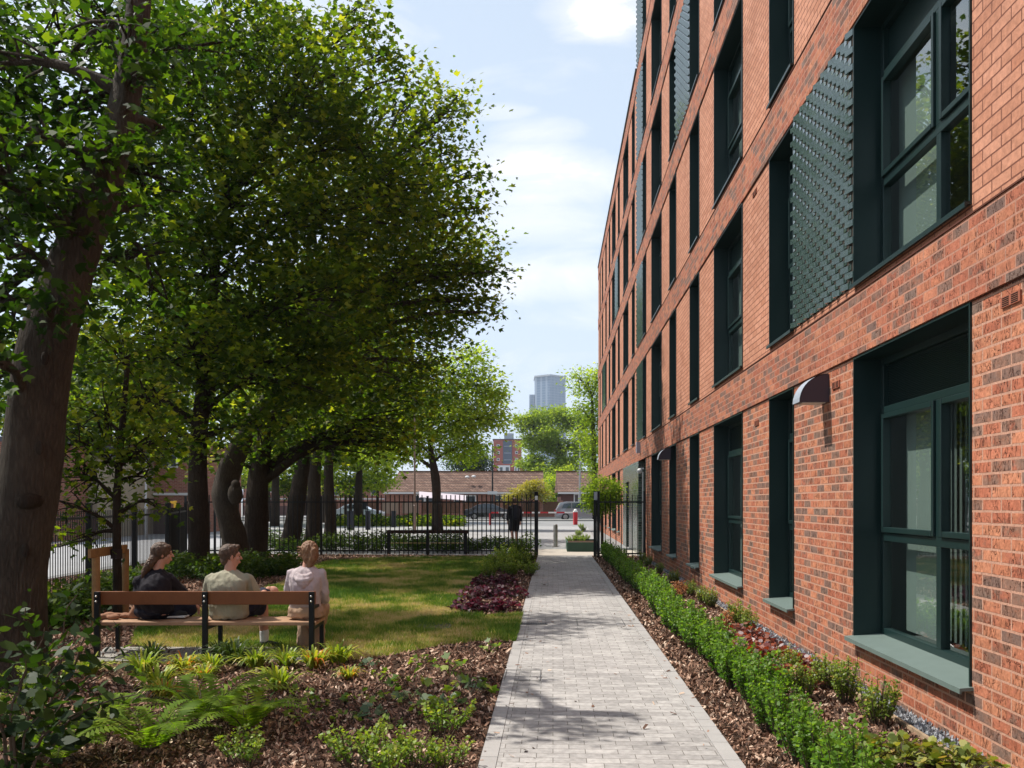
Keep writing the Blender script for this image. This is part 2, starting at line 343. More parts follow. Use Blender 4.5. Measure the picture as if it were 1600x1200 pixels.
def blades(name, x, y, z0, hgt, wid, m, rnd, lean=.5, rng=R):
    n = len(x); a = rng.uniform(0, 2*np.pi, n); b = rng.uniform(0, 2*np.pi, n); l = lean*rng.random(n)*hgt
    V = np.zeros((n, 3, 3)); dx = np.cos(a)*wid/2; dy = np.sin(a)*wid/2
    V[:,0,0] = x-dx; V[:,0,1] = y-dy; V[:,0,2] = z0; V[:,1,0] = x+dx; V[:,1,1] = y+dy; V[:,1,2] = z0
    V[:,2,0] = x+np.cos(b)*l; V[:,2,1] = y+np.sin(b)*l; V[:,2,2] = z0+hgt
    o = fastmesh(name, V, 3, m, rnd=rnd); return o
GRASSM = leafmat('grass_blade', [(0, (.07, .15, .02)), (.35, (.16, .25, .035)), (.58, (.30, .34, .06)), (.8, (.50, .40, .17)), (1, (.60, .46, .26))], trans=.3, rough=.6, spec=.2, tcol=(1.3, 1.4, .7))
nb = 230000
gx, gy = scatter_poly(LAWN, nb, bias=lambda x, y: np.clip(12/(y+.1), .25, 1)**1.5)
nn = vnoise(gx, gy, .55, 1)*.38+vnoise(gx, gy, 1.7, 2)*.28+vnoise(gx, gy, .17, 3)*.25+vnoise(gx, gy, .07, 4)*.12
edge = np.clip((13.2-gy)/4.5, 0, 1)
gr = np.clip((nn-.47)*2.7+.33+.20*edge+R.normal(0, .2, nb), 0, 1)
o = blades('lawn_grass', gx, gy, .012, R.uniform(.022, .06, nb)*(1+.6*(nn < .45)), R.uniform(.007, .014, nb), GRASSM, gr, lean=1.0)
tag(o, 'short patchy green and straw coloured grass covering the lawn', 'grass', kind='stuff')
def chips(name, x, y, z, size, m, rnd, rng=R, tilt=.55):
    n = len(x); a = rng.uniform(0, 2*np.pi, n); t1 = rng.normal(0, tilt, n); L = size*rng.uniform(.5, 1.5, n); Wd = L*rng.uniform(.2, .55, n)
    ux = np.stack([np.cos(a)*np.cos(t1), np.sin(a)*np.cos(t1), np.sin(t1)], 1); t2 = rng.normal(0, tilt, n)
    vx = np.stack([-np.sin(a)*np.cos(t2), np.cos(a)*np.cos(t2), np.sin(t2)], 1); c = np.stack([x, y, z+np.abs(ux[:,2])*L/2+np.abs(vx[:,2])*Wd/2], 1)
    V = np.stack([c-ux*(L/2)[:,None]-vx*(Wd/2*.7)[:,None], c+ux*(L/2)[:,None]-vx*(Wd/2)[:,None], c+ux*(L/2*.8)[:,None]+vx*(Wd/2)[:,None], c-ux*(L/2*.9)[:,None]+vx*(Wd/2)[:,None]], 1)
    return fastmesh(name, V, 4, m, rnd=rnd)
CHIPM = leafmat('bark_chip', [(0, (.05, .03, .022)), (.3, (.14, .072, .046)), (.6, (.31, .175, .115)), (.8, (.45, .29, .205)), (1, (.64, .48, .36))], trans=0, rough=.8, spec=.2)
BEDL = [(-9.0, 1.0), (PL-.01, 1.0), (PL-.01, 25.9), (-10.4, 26.4)]
x, y = scatter_poly(BEDL, 130000, bias=lambda x, y: np.clip(6/(y+.1), .03, 1)**1.7*(x > -2-.62*y))
k = ~inpoly(LAWN, x, y); x = x[k]; y = y[k]
o = chips('bark_mulch', x, y, np.full(len(x), .008), np.interp(y, [0, 6, 12], [.022, .031, .048]), CHIPM, np.clip(R.normal(.46, .29, len(x)), 0, 1))
tag(o, 'brown bark chips spread over the planting bed left of the path', 'mulch', kind='stuff')
BEDR = [(PR+.005, 2.5), (WX-.17, 2.5), (WX-.17, 25.9), (PR+.005, 25.9)]
x, y = scatter_poly(BEDR, 42000, bias=lambda x, y: np.clip(6/(y+.1), .05, 1)**1.5)
o = chips('bark_mulch', x, y, np.full(len(x), .008), np.interp(y, [0, 6, 12], [.021, .030, .046]), CHIPM, np.clip(R.normal(.44, .29, len(x)), 0, 1))
tag(o, 'brown bark chips spread between the path and the brick building', 'mulch', kind='stuff')
# gravel margin with its timber edging at the foot of the wall
x, y = scatter_poly([(WX-.155, 3), (WX-.002, 3), (WX-.002, 26), (WX-.155, 26)], 16000, bias=lambda x, y: np.clip(7/(y+.1), .2, 1)**1.2)
sheet('gravel_margin', [(WX-.16, -3), (WX, -3), (WX, 26), (WX-.16, 26)], .01, mat('gravel_base', (.22, .22, .22), .95, .1, var=.8, vscale=60, bump=.8, bscale=80))
GRAVM = leafmat('gravel_stone', [(0, (.16, .165, .175)), (.5, (.30, .31, .33)), (1, (.50, .50, .52))], trans=0, rough=.85, spec=.2)
o = chips('gravel', x, y, np.full(len(x), .012), np.full(len(x), .03), GRAVM, R.random(len(x)), tilt=.8); tag(o, 'grey slate gravel strip along the foot of the brick wall', 'gravel', kind='stuff')
m = MB(); m.box(WX-.185, -2, 0, WX-.162, 24.5, .045); tag(m.build('timber_edging', mat('edging_timber', (.36, .26, .17), .8, .2, var=.6, vscale=9)), 'thin pale timber board edging the gravel strip by the brick wall', 'edging')
# drain covers and the outlines of covers let into the path
m = MB(); p = G(680, 982); 
for i in range(14): m.cbox((p.x-.17+i*.026, p.y, .03), (.013, .46, .022))
for s in (-1, 1): m.cbox((p.x, p.y+s*.235, .03), (.37, .02, .024)); m.cbox((p.x+s*.19, p.y, .03), (.02, .49, .024))
tag(m.build('drain_grate', mat('cast_iron', (.05, .05, .055), .6, .5)), 'dark slotted drain grate set in the patchy lawn', 'drain cover')
p = G(832, 976.5); m = MB()
for s in (-1, 1): m.cbox((p.x, p.y+s*.055, .016), (.36, .012, .014)); m.cbox((p.x+s*.18, p.y, .016), (.012, .12, .014))
for i in range(11): m.cbox((p.x-.15+i*.03, p.y, .0155), (.014, .1, .010))
tag(m.build('channel_drain', MT['cast_iron']), 'narrow dark drain grate let into the left edge of the path', 'drain cover')
def cover(name, x0, y0, x1, y1, label):
    m = MB(); g = .009
    for a, b, c, d in ((x0, y0, x1, y0+g), (x0, y1-g, x1, y1), (x0, y0, x0+g, y1), (x1-g, y0, x1, y1)): m.box(a, b, .0125, c, d, .0155)
    tag(m.build(name, mat('cover_frame', (.10, .095, .09), .6, .4)), label, 'manhole cover')
cover('recessed_manhole_cover', PL+.01, WY(1,1)*0+7.72, PL+.33, 8.22, 'recessed paved manhole cover nearest the camera on the left of the path')
cover('recessed_manhole_cover', PL+.02, 16.5, PL+.35, 17.1, 'recessed paved manhole cover on the left of the path beside the purple plants')
q = G(938, 974); cover('recessed_manhole_cover', q.x-.3, q.y-.33, q.x+.3, q.y+.33, 'square recessed paved manhole cover in the middle of the path')
# concrete strip under the bench
p0, p1, p2, p3 = G(140, 1038), G(500, 1036), G(492, 1015), G(165, 1016)
m = MB(); m.add([(q.x, q.y, z) for z in (0, .035) for q in (p0, p1, p2, p3)], [(0,3,2,1),(4,5,6,7),(0,1,5,4),(1,2,6,5),(2,3,7,6),(3,0,4,7)])
tag(m.build('bench_slab', mat('concrete', (.34, .32, .29), .9, .2, var=.6, vscale=5, bump=.3, bscale=90), bevel=.006), 'pale concrete slab laid under the long bench', 'slab')

x, y = scatter_poly([(PL, 4.5), (PR, 4.5), (PR, 25.5), (PL, 25.5)], 260, bias=lambda x, y: np.clip(.12+.9*np.exp(-(x-PL)/.22)+.9*np.exp(-(PR-x)/.15), 0, 1))
o = chips('fallen_debris', x, y, np.full(260, .014), np.full(260, .035), CHIPM, np.clip(R.normal(.5, .3, 260), 0, 1), tilt=.25); tag(o, 'scattered bark bits and dead leaves strewn along the path edges', 'debris', kind='stuff')
# ------------------------------------------------------------ the brick apartment building
OR_ = [(0, (.19, .115, .09)), (.10, (.24, .12, .08)), (.18, (.37, .118, .066)), (.38, (.43, .15, .085)), (.55, (.50, .205, .113)), (.72, (.42, .150, .080)), (.80, (.34, .115, .070)), (.85, (.25, .13, .09)), (1, (.20, .13, .10))]
OS_ = [(0, (.43, .185, .112)), (.5, (.49, .225, .14)), (.9, (.54, .255, .165)), (1, (.41, .17, .10))]
BR_ROUGH = brickmat('rough_red_brick', OR_, (.46, .25, .175), rough_face=1.0, bump=1.0, ms=.008)
BR_SMOOTH = brickmat('smooth_red_brick', OS_, (.17, .065, .042), bump=.7, ms=.006)
BR_BAND = brickmat('band_brick', [(p, (c[0]*.92, c[1]*.92, c[2]*.95)) for p, c in OR_], (.40, .20, .14), rough_face=.9, bump=.9, ms=.007)
BR_GREEN = brickmat('green_glazed_brick', [(0, (.018, .035, .028)), (.6, (.04, .075, .06)), (1, (.09, .14, .12))], (.16, .15, .13), bump=.7, glaze=True, ms=.008)
GLAZE = mat('green_glaze', (.045, .075, .066), .12, .9, var=.8, vscale=14, bump=.12, bscale=40, col2=(.02, .04, .036), coat=.5)
ROOM = mat('room_wall', (.30, .31, .29), .9, .1)
def glassmat():
    m = bpy.data.materials.new('window_glass'); m.use_nodes = True; t = m.node_tree; t.nodes.clear(); o = N(t, 'ShaderNodeOutputMaterial')
    g = N(t, 'ShaderNodeBsdfGlossy', Roughness=.012); g.inputs[0].default_value = (.92, .97, .96, 1)
    tr = N(t, 'ShaderNodeBsdfTransparent'); tr.inputs[0].default_value = (.80, .88, .85, 1)
    co = N(t, 'ShaderNodeTexCoord'); n = N(t, 'ShaderNodeTexNoise', Scale=1.3, Detail=2.0); t.links.new(co.outputs['Object'], n.inputs['Vector'])
    bp = N(t, 'ShaderNodeBump', Strength=.04, Distance=.02); t.links.new(n.outputs[0], bp.inputs['Height']); t.links.new(bp.outputs[0], g.inputs['Normal'])
    ge = N(t, 'ShaderNodeNewGeometry'); dp = N(t, 'ShaderNodeVectorMath', operation='DOT_PRODUCT'); t.links.new(ge.outputs['Incoming'], dp.inputs[0]); t.links.new(ge.outputs['Normal'], dp.inputs[1]); ms = N(t, 'ShaderNodeMixShader')
    one = math_(t, 'SUBTRACT', 1.0, math_(t, 'ABSOLUTE', dp.outputs['Value']), clamp=True); frs = math_(t, 'POWER', one, 4.2)
    f = math_(t, 'MULTIPLY_ADD', frs, .80, .19, clamp=True)
    t.links.new(f, ms.inputs[0]); t.links.new(tr.outputs[0], ms.inputs[1]); t.links.new(g.outputs[0], ms.inputs[2]); t.links.new(ms.outputs[0], o.inputs[0]); return m
GLASS = glassmat()
BLIND = mat('blind_fabric', (.25, .29, .27), .8, .2)
BSPLIT = WY(995); YN = -3.0; YF = WY(935)
ZG, ZSG = 2.79, .40
LV = [(3.40 + 2.85*k, 5.63 + 2.85*k) for k in range(5)]       # sill, soffit of each upper storey
TOPN, TOPF = 17.75, 14.85
Wd, Nd = 2.16, 1.08
UP = [(WY(1519), Wd), (WY(1241), Nd), (WY(1161), Wd), (WY(1093), Nd), (WY(1057), Nd), (WY(1034), Wd), (WY(1010), .9), (WY(992), .98), (WY(982), Wd),
      (WY(968.6), .95), (WY(962), Wd), (WY(953.6), .95), (WY(948), .95), (WY(942.4), .95), (WY(938.5), .8)]
GR = UP[:6] + UP[9:]
PORT = (WY(1009), WY(974.6))
bld = empty('apartment_building', (WX, 0, 0), 'tall red brick apartment block with rows of deep dark green windows right of the path', 'building')
def wallgrid(name, ys, zs, holes, m, x=0.0):
    """flat outer leaf with openings; holes: (y0, y1, z0, z1)"""
    ys = sorted(set([round(v, 4) for v in ys] + [round(v, 4) for h in holes for v in h[:2]])); zs = sorted(set([round(v, 4) for v in zs] + [round(v, 4) for h in holes for v in h[2:]]))
    b = MB()
    for i in range(len(ys)-1):
        for j in range(len(zs)-1):
            yc = (ys[i]+ys[i+1])/2; zc = (zs[j]+zs[j+1])/2
            if any(h[0] < yc < h[1] and h[2] < zc < h[3] for h in holes): continue
            b.quad((x, ys[i], zs[j]), (x, ys[i], zs[j+1]), (x, ys[i+1], zs[j+1]), (x, ys[i+1], zs[j]))
    return b.build(name, m, bld, fix=False)
gh = [(y, y+w, ZSG, ZG) for y, w in GR] + [(PORT[0], PORT[0]+1.85, 0, ZG), (30.3, 31.4, 0, 2.25)]
def gwall():
    ys = [YN, PORT[0], PORT[0]+1.85, PORT[1], YF]
    wallgrid('ground_storey_wall', [YN, PORT[0]], [0, ZG], [(y, y+w, ZSG, ZG) for y, w in GR if y < PORT[0]], BR_ROUGH)
    wallgrid('ground_storey_wall', [PORT[1], YF], [0, ZG], [(y, y+w, ZSG, ZG) for y, w in GR if y > PORT[0]], BR_ROUGH)
    b = MB()   # green glazed entrance front with its dark doorway and deep recess
    b.box(-.03, PORT[0]+1.85, 0, .10, 30.3, ZG); b.box(-.03, 30.3, 2.25, .10, 31.4, ZG); b.box(-.03, 31.4, 0, .10, PORT[1], ZG)
    b.box(1.2, PORT[0], 0, 1.3, PORT[0]+1.85, ZG); b.box(.10, PORT[0]+1.80, 0, 1.2, PORT[0]+1.85, ZG); b.box(0.0, PORT[0]-.02, 0, 1.2, PORT[0]+.03, ZG)
    b.build('glazed_brick_front', BR_GREEN, bld)
    d = MB(); d.box(.12, 30.3, 0, .17, 31.4, 2.25); dd = d.build('door', GREEN, bld)
    k = MB(); k.tube([(.09, 30.42, .95), (.09, 30.42, 1.25)], .012); k.build('handle', mat('steel', (.55, .55, .54), .35, .5, 1), dd)
gwall()
for nm, ya, yb, n, top in (('upper_storey_wall', YN, BSPLIT, 5, TOPN), ('upper_storey_wall', BSPLIT, YF, 4, TOPF)):
    hs = [(y, y+w, LV[k][0], LV[k][1]) for y, w in UP for k in range(n) if ya <= y < yb and y+w <= yb+.01]
    if ya == YN: hs = [(y, min(y+w, BSPLIT-.2), LV[k][0], LV[k][1]) for y, w in UP if y < BSPLIT-.3 for k in range(n)]
    wallgrid(nm, [ya, yb], [ZG, top], hs, BR_SMOOTH)
    b = MB(); b.box(-.05, ya, top, .3, yb, top+.07); b.build('parapet_coping', GREEN, bld)
b = MB()    # back, ends and roof close the volume
for (x0, y0, x1, y1, z1) in ((0.0, YF-.1, 12, YF-.001, TOPF), (12, YN, 12.2, YF, TOPF), (0.02, YN, 12, YN+.1, TOPN), (.01, BSPLIT-.08, 12, BSPLIT-.002, TOPN)):
    b.box(x0, y0, 0 if y0 != BSPLIT-.08 else TOPF-.2, x1, y1, z1)
b.build('end_wall', BR_SMOOTH, bld)
b = MB(); b.box(.05, BSPLIT, TOPF-.3, 12, YF-.1, TOPF-.2); b.box(.05, YN+.1, TOPN-.3, 12, BSPLIT-.1, TOPN-.2); b.build('roof', mat('roof_membrane', (.2, .2, .2), .9, .2), bld)
b = MB()
for z in [ZG+.25] + [l[1]+.25 for l in LV]:
    b.box(.12, YN+.1, z, 11.9, (YF if z < TOPF-.5 else BSPLIT)-.11, z+.15)
b.box(2.6, YN+.1, 0, 2.7, YF-.11, TOPF-.31)
y = 3.2
for y in (10.15, 14.9, 17.7, 20.6, 26, 30, 36, 42): b.box(.35, y, 0, 2.6, y+.1, TOPF-.31)
b.box(.35, 8.6, 0, 2.6, 8.7, TOPF-.31)
b.build('inner_floors', ROOM, bld)
def band(z0, z1, ya, yb):
    b = MB(); b.box(-.022, ya, z0+.004, -.0005, yb, z1); b.build('brick_band', BR_BAND, bld)
    b = MB(); b.box(-.03, ya, z1+.001, -.0004, yb, z1+.012); b.box(-.006, ya, z0-.004, -.0003, yb, z0+.003); 
    b.build('shadow_joint', mat('dark_joint', (.10, .04, .028), .9, .1), bld)
band(ZG, 3.31, YN, YF)
for k in range(4): band(LV[k][1], LV[k+1][0]-.085, YN, BSPLIT-.01 if k == 3 else YF)
band(LV[3][1], TOPF-.12, BSPLIT, YF)
# window prototypes: local origin on the wall plane at the near bottom corner of the opening
def window(w, h, wide, ground):
    b = MB(); t = .02; e = .004
    b.box(-.012, e, 0, .235, t, h-e); b.box(-.012, w-t, 0, .235, w-e, h-e); b.box(-.012, t, h-t, .235, w-t, h-e); b.box(.235, t, 0, .30, w-t, .03)
    root = b.build('window', GREEN, bld)
    s = MB(); q = .085 if ground else .045
    s.prism([(.235, .035), (-q, .006), (-q, -.028), (-q+.012, -.028), (-q+.012, -.012), (.235, .0)], 'y', (-.02 if ground else .002), w+(.0 if ground else -.002))
    # prism on axis y uses (x, z) pairs
    s.build('sill', SILL if ground else GREEN, root)
    z1 = .86; zt = h-.46; fr = MB(); x0, x1 = .215, .285; fw = .058
    def rail(y0, y1, za, zb, xx=x0): fr.box(xx, y0, za, x1, y1, zb)
    rail(t, t+fw, .03, h-t); rail(w-t-fw, w-t, .03, h-t); rail(t+fw, w-t-fw, .03, .03+fw); rail(t+fw, w-t-fw, h-t-fw, h-t)
    rail(t+fw, w-t-fw, z1-.035, z1+.035); rail(t+fw, w-t-fw, zt-.03, zt+.03)
    mids = [w*.46] if wide else []
    for ym in mids: rail(ym-.038, ym+.038, .03+fw, z1-.035); rail(ym-.045, ym+.045, z1+.035, zt-.03)
    cols = ([(t+fw, mids[0]-.045), (mids[0]+.045, w-t-fw)] if wide else [(t+fw, w-t-fw)])
    for (a, c) in cols:      # opening sash members around the upper lights
        za, zb = z1+.035, zt-.03; sx0 = .195
        for r_ in ((a, a+.045, za, zb), (c-.045, c, za, zb), (a+.045, c-.045, za, za+.05), (a+.045, c-.045, zb-.05, zb)): fr.box(sx0, r_[0]+.004, r_[2]+.004, .262, r_[1]-.004, r_[3]-.004)
    fr.build('frame', GREEN, root, bevel=.004)
    g = MB(); g.quad((.25, t+fw, .06), (.25, t+fw, zt), (.25, w-t-fw, zt), (.25, w-t-fw, .06)); g.build('pane', GLASS, root, fix=False)
    lv = MB()
    lv.box(.262, t+fw, zt, .275, w-t-fw, h-t-fw)
    if ground:
        z = zt+.05
        while z < h-t-fw-.02: lv.box(.250, t+fw+.01, z, .262, w-t-fw-.01, z+.006); z += .014
    lv.build('louvre_panel', GREEN, root)
    bl = MB()
    if wide and ground:
        y = w*.03+.05
        while y < w-.1:
            if y < w*.60: bl.cbox((.40, y, (zt+.1)/2), (.017, .004, zt-.12), rz=2.3)
            y += .085
        bl.box(.37, .05, zt-.03, .43, w-.05, zt+.01); bl.box(.38, w*.66, .08, .384, w*.93, zt-.04)
    else:
        bl.box(.36, w*.60, .08, .364, w-.04, zt); bl.box(.42, .05, .5 if wide else .1, .425, w*.22, zt); bl.box(.37, .05, zt-.03, .43, w-.05, zt+.01)
    bl.build('blind', BLIND, root)
    return root
pro = {}
def put(y, w, z, h, ground):
    wide = w > 1.5; key = (wide, ground)
    wid = Wd if wide else Nd
    if key not in pro:
        pro[key] = window(wid, h, wide, ground); o = pro[key]
    else: o = dup(pro[key], parent=bld)
    o.location = (0, y, z); o.scale = (1, w/wid, 1); return o
for y, w in GR: put(y, w, ZSG, ZG-ZSG, True)
for k in range(5):
    for y, w in UP:
        if k == 4 and y > BSPLIT-.3: continue
        if y < BSPLIT and y+w > BSPLIT-.15: w = BSPLIT-.2-y
        if (k == 4 and y < 15) or (k == 3 and y < 9) or (k == 2 and y < 6.5): 
            pass
        put(y, w, LV[k][0], LV[k][1]-LV[k][0], False)
# glazed panels of turned, projecting headers
def panel(y0, y1, z0, z1):
    b = MB(); b.box(-.006, y0, z0, .05, y1, z1); p = b.build('glazed_panel', mat('hole_shade_backing', (.055, .045, .036), .9, .1, var=.5, vscale=30), bld)  # matte dark backing colour stands in for the shade inside the holes
    b = MB(); nz = int(round((z1-z0)/.075)); ny = int((y1-y0)/.1125)
    for j in range(nz):
        z = z0+j*(z1-z0)/nz
        for i in range(ny):
            y = y0+(i+.0)*(y1-y0)/ny
            if (i+j) % 2: 
                w_ = (y1-y0)/ny
                # header turned so that its near arris stands out
                vs = [(-.006, y+.006, z+.008), (-.012, y+.006, z+.008), (-.046, y+w_-.010, z+.008), (-.006, y+w_-.004, z+.008)]
                vs += [(a, c, z+.062) for a, c, _ in vs]
                b.add(vs, [(0,3,2,1),(4,5,6,7),(0,1,5,4),(1,2,6,5),(2,3,7,6),(3,0,4,7)])
            else:
                b.box(-.012, y+.045, z+.008, -.007, y+(y1-y0)/ny-.001, z+.066)
    b.build('projecting_headers', GLAZE, p)
panel(WY(1519)+Wd+.004, WY(1241)-.004, LV[0][0]-.0, LV[0][1])
panel(WY(1093)+Nd+.004, WY(1057)-.004, LV[2][0], LV[2][1])
for k in range(5): panel(WY(1010)+.9+.004, BSPLIT-.2, LV[k][0], LV[k][1])
panel(WY(948)+.95+.004, WY(942.4)-.004, LV[1][0], LV[1][1]); panel(WY(968.6)+.95+.01, WY(962)-.01, LV[2][0], LV[2][1])
# wall lights, camera, sensor, air bricks
LAMPM = mat('lamp_purple_brown', (.045, .03, .04), .5, .4); LAMPT = mat('lamp_top_grey', (.30, .33, .38), .45, .4)
def lamp(y, z, r=.27, w=.23, hh=.26):
    n = 10; arc = [(0, 0)] + [(-r*math.cos(a*math.pi/2/n), hh*math.sin(a*math.pi/2/n)) for a in range(n+1)]
    b = MB(); b.prism(arc, 'y', y, y+w); L_ = b.build('wall_light', LAMPM, bld); L_.location = (0, 0, z)
    c = MB(); pts = arc[1:]
    for i in range(n):
        (xa, za), (xb, zb) = pts[i], pts[i+1]; k = 1.02
        c.add([(xa*k-.002, y-.004, za*k), (xa*k-.002, y+w+.004, za*k), (xb*k-.002, y+w+.004, zb*k), (xb*k-.002, y-.004, zb*k)], [(0,1,2,3)])
    c.build('hood', LAMPT, L_, smooth=True)
    g = MB(); g.box(-r+.03, y+.02, -.008, -.03, y+w-.02, -.001); g.build('diffuser', mat('lamp_diffuser', (.6, .58, .5), .4, .4), L_)
lamp(8.50, 2.49); lamp(WY(1046)-.28, 2.49)
def camera_unit():
    y = WY(1006); z = H+(785-735)/F*(y); b = MB(); b.box(-.10, y-.03, z+.03, 0, y+.03, z+.07); r = b.build('security_camera', mat('camera_white', (.75, .75, .73), .4, .4), bld)
    s = MB(); s.sphere((-.12, y, z-.02), .075, 14, 10); s.build('dome', mat('camera_white', (1, 1, 1)), r, smooth=True)
    c = MB(); c.tube([(-.03, y-.1, z-.05), (-.03, y-.1, 0.1)], .03, 8); c.build('cable_conduit', mat('steel', (.5, .5, .5)), bld)
    b = MB(); y = WY(1002); b.box(-.14, y, 3.0, 0, y+.18, 3.32); b.build('sensor_box', mat('sensor_grey', (.33, .34, .40), .5, .4), bld)
camera_unit()
def vent(px, py, n=3):
    y = WY(px); z = H+(785-py)*F*0+ (785-py)*(WX*F/CT/(px-864))/F; b = MB()
    b.box(-.012, y, z-.03, 0.001, y+.215, z+.032); r = b.build('air_vent', mat('vent_terracotta', (.30, .10, .06), .8, .2), bld)
    c = MB()
    for j in range(5):
        for i in range(2): c.box(-.0135, y+.02+i*.10, z-.024+j*.011, -.0115, y+.095+i*.10, z-.0185+j*.011)
    c.build('slot', mat('slot_dark', (.02, .015, .012), .9, .1), r)
vent(1597, 461); vent(1313, 599); vent(1186, 660); vent(1183, 297)
# ------------------------------------------------------------ foliage tools
ORD = ['first','second','third','fourth','fifth','sixth','seventh','eighth','ninth','tenth','eleventh','twelfth','thirteenth','fourteenth','fifteenth','sixteenth','seventeenth','eighteenth','nineteenth','twentieth']
ORD += ['twenty-'+o for o in ORD[:9]] + ['thirtieth'] + ['thirty-'+o for o in ORD[:9]] + ['fortieth'] + ['forty-'+o for o in ORD[:9]] + ['fiftieth'] + ['fifty-'+o for o in ORD[:9]] + ['sixtieth'] + ['sixty-'+o for o in ORD[:9]]
LEAF5 = np.array([(0,0,0), (.34,.28,.05), (.5,.62,.0), (.16,.60,-.03), (0,1,-.10), (-.16,.60,-.03), (-.5,.62,.0), (-.34,.28,.05)])
LEAFD = np.array([(0,0,0), (.36,.42,.06), (0,1,-.06), (-.36,.42,.06)])
LEAFO = np.array([(0,0,0), (.26,.25,.05), (.27,.62,.03), (0,1,-.06), (-.27,.62,.03), (-.26,.25,.05)])
def leaves(name, C, size, m, parent=None, shape=LEAFD, up=.5, rnd=None, rng=R, D=None, droop=.3):
    """C (n,3) leaf bases; leaves point outward/down with their blades mostly facing up"""
    n = len(C); nrm = rng.normal(0, 1, (n, 3)); nrm[:,2] = np.abs(nrm[:,2])*.6 + up*2.0; nrm /= np.linalg.norm(nrm, axis=1)[:,None]
    d = rng.normal(0, 1, (n, 3)) if D is None else D + rng.normal(0, .45, (n, 3)); d[:,2] -= droop
    d -= nrm*(d*nrm).sum(1)[:,None]; d /= np.linalg.norm(d, axis=1)[:,None]+1e-9; s = np.cross(d, nrm)
    sz = (size*rng.uniform(.45, 1.3, n))[:,None,None]
    V = C[:,None,:] + sz*(s[:,None,:]*shape[None,:,0,None] + d[:,None,:]*shape[None,:,1,None] + nrm[:,None,:]*shape[None,:,2,None])
    if rnd is None: rnd = rng.random(n)
    return fastmesh(name, V, len(shape), m, parent, rnd=rnd)
def clump_leaves(c, rad, ntw, per, spread, rng, shell=.45, gap=.25, sd=None):
    """twig ends spread through an ellipsoid, leaves bunched round each; returns positions, outward directions, twig tips"""
    v = rng.normal(0, 1, (ntw*2, 3)); v /= np.linalg.norm(v, axis=1)[:,None]
    r = rng.uniform(shell, 1.0, ntw*2)**.8
    # lumpy radius so that the outline is uneven, with hollows
    lump = 1 + .22*np.sin(v[:,0]*5+c[0]*3)*np.cos(v[:,1]*4+c[1]) + .18*np.sin(v[:,2]*7+c[2]*5+v[:,0]*3) + rng.normal(0, .07, ntw*2)
    lump = np.minimum(lump, 1.22)
    t = np.array(c) + v*(r*lump)[:,None]*np.array(rad)
    hole = vnoise(t[:,0]+t[:,2]*.7, t[:,1]+t[:,2]*.9, max(rad)*.42, int(abs(c[0]*10)) % 97) > gap
    t = t[hole][:ntw]; v = v[hole][:ntw]; nn = len(t)
    k = np.repeat(np.arange(nn), per); off = rng.normal(0, 1, (nn*per, 3))*np.array([spread, spread, spread*.55])
    return t[k]+off, v[k]*.8+off/spread*.4, t
def limb_path(a, b, rng, n=6, sag=.12, wob=.08):
    a = Vector(a); b = Vector(b); L = (b-a).length; pts = []
    ph = rng.uniform(0, 6)
    for i in range(n+1):
        t = i/n; p = a.lerp(b, t); p.z += math.sin(t*math.pi)*L*sag; p.x += math.sin(t*5+ph)*L*wob*t*(1-t)*2; p.y += math.cos(t*4+ph)*L*wob*t*(1-t)*2; pts.append(p)
    return pts
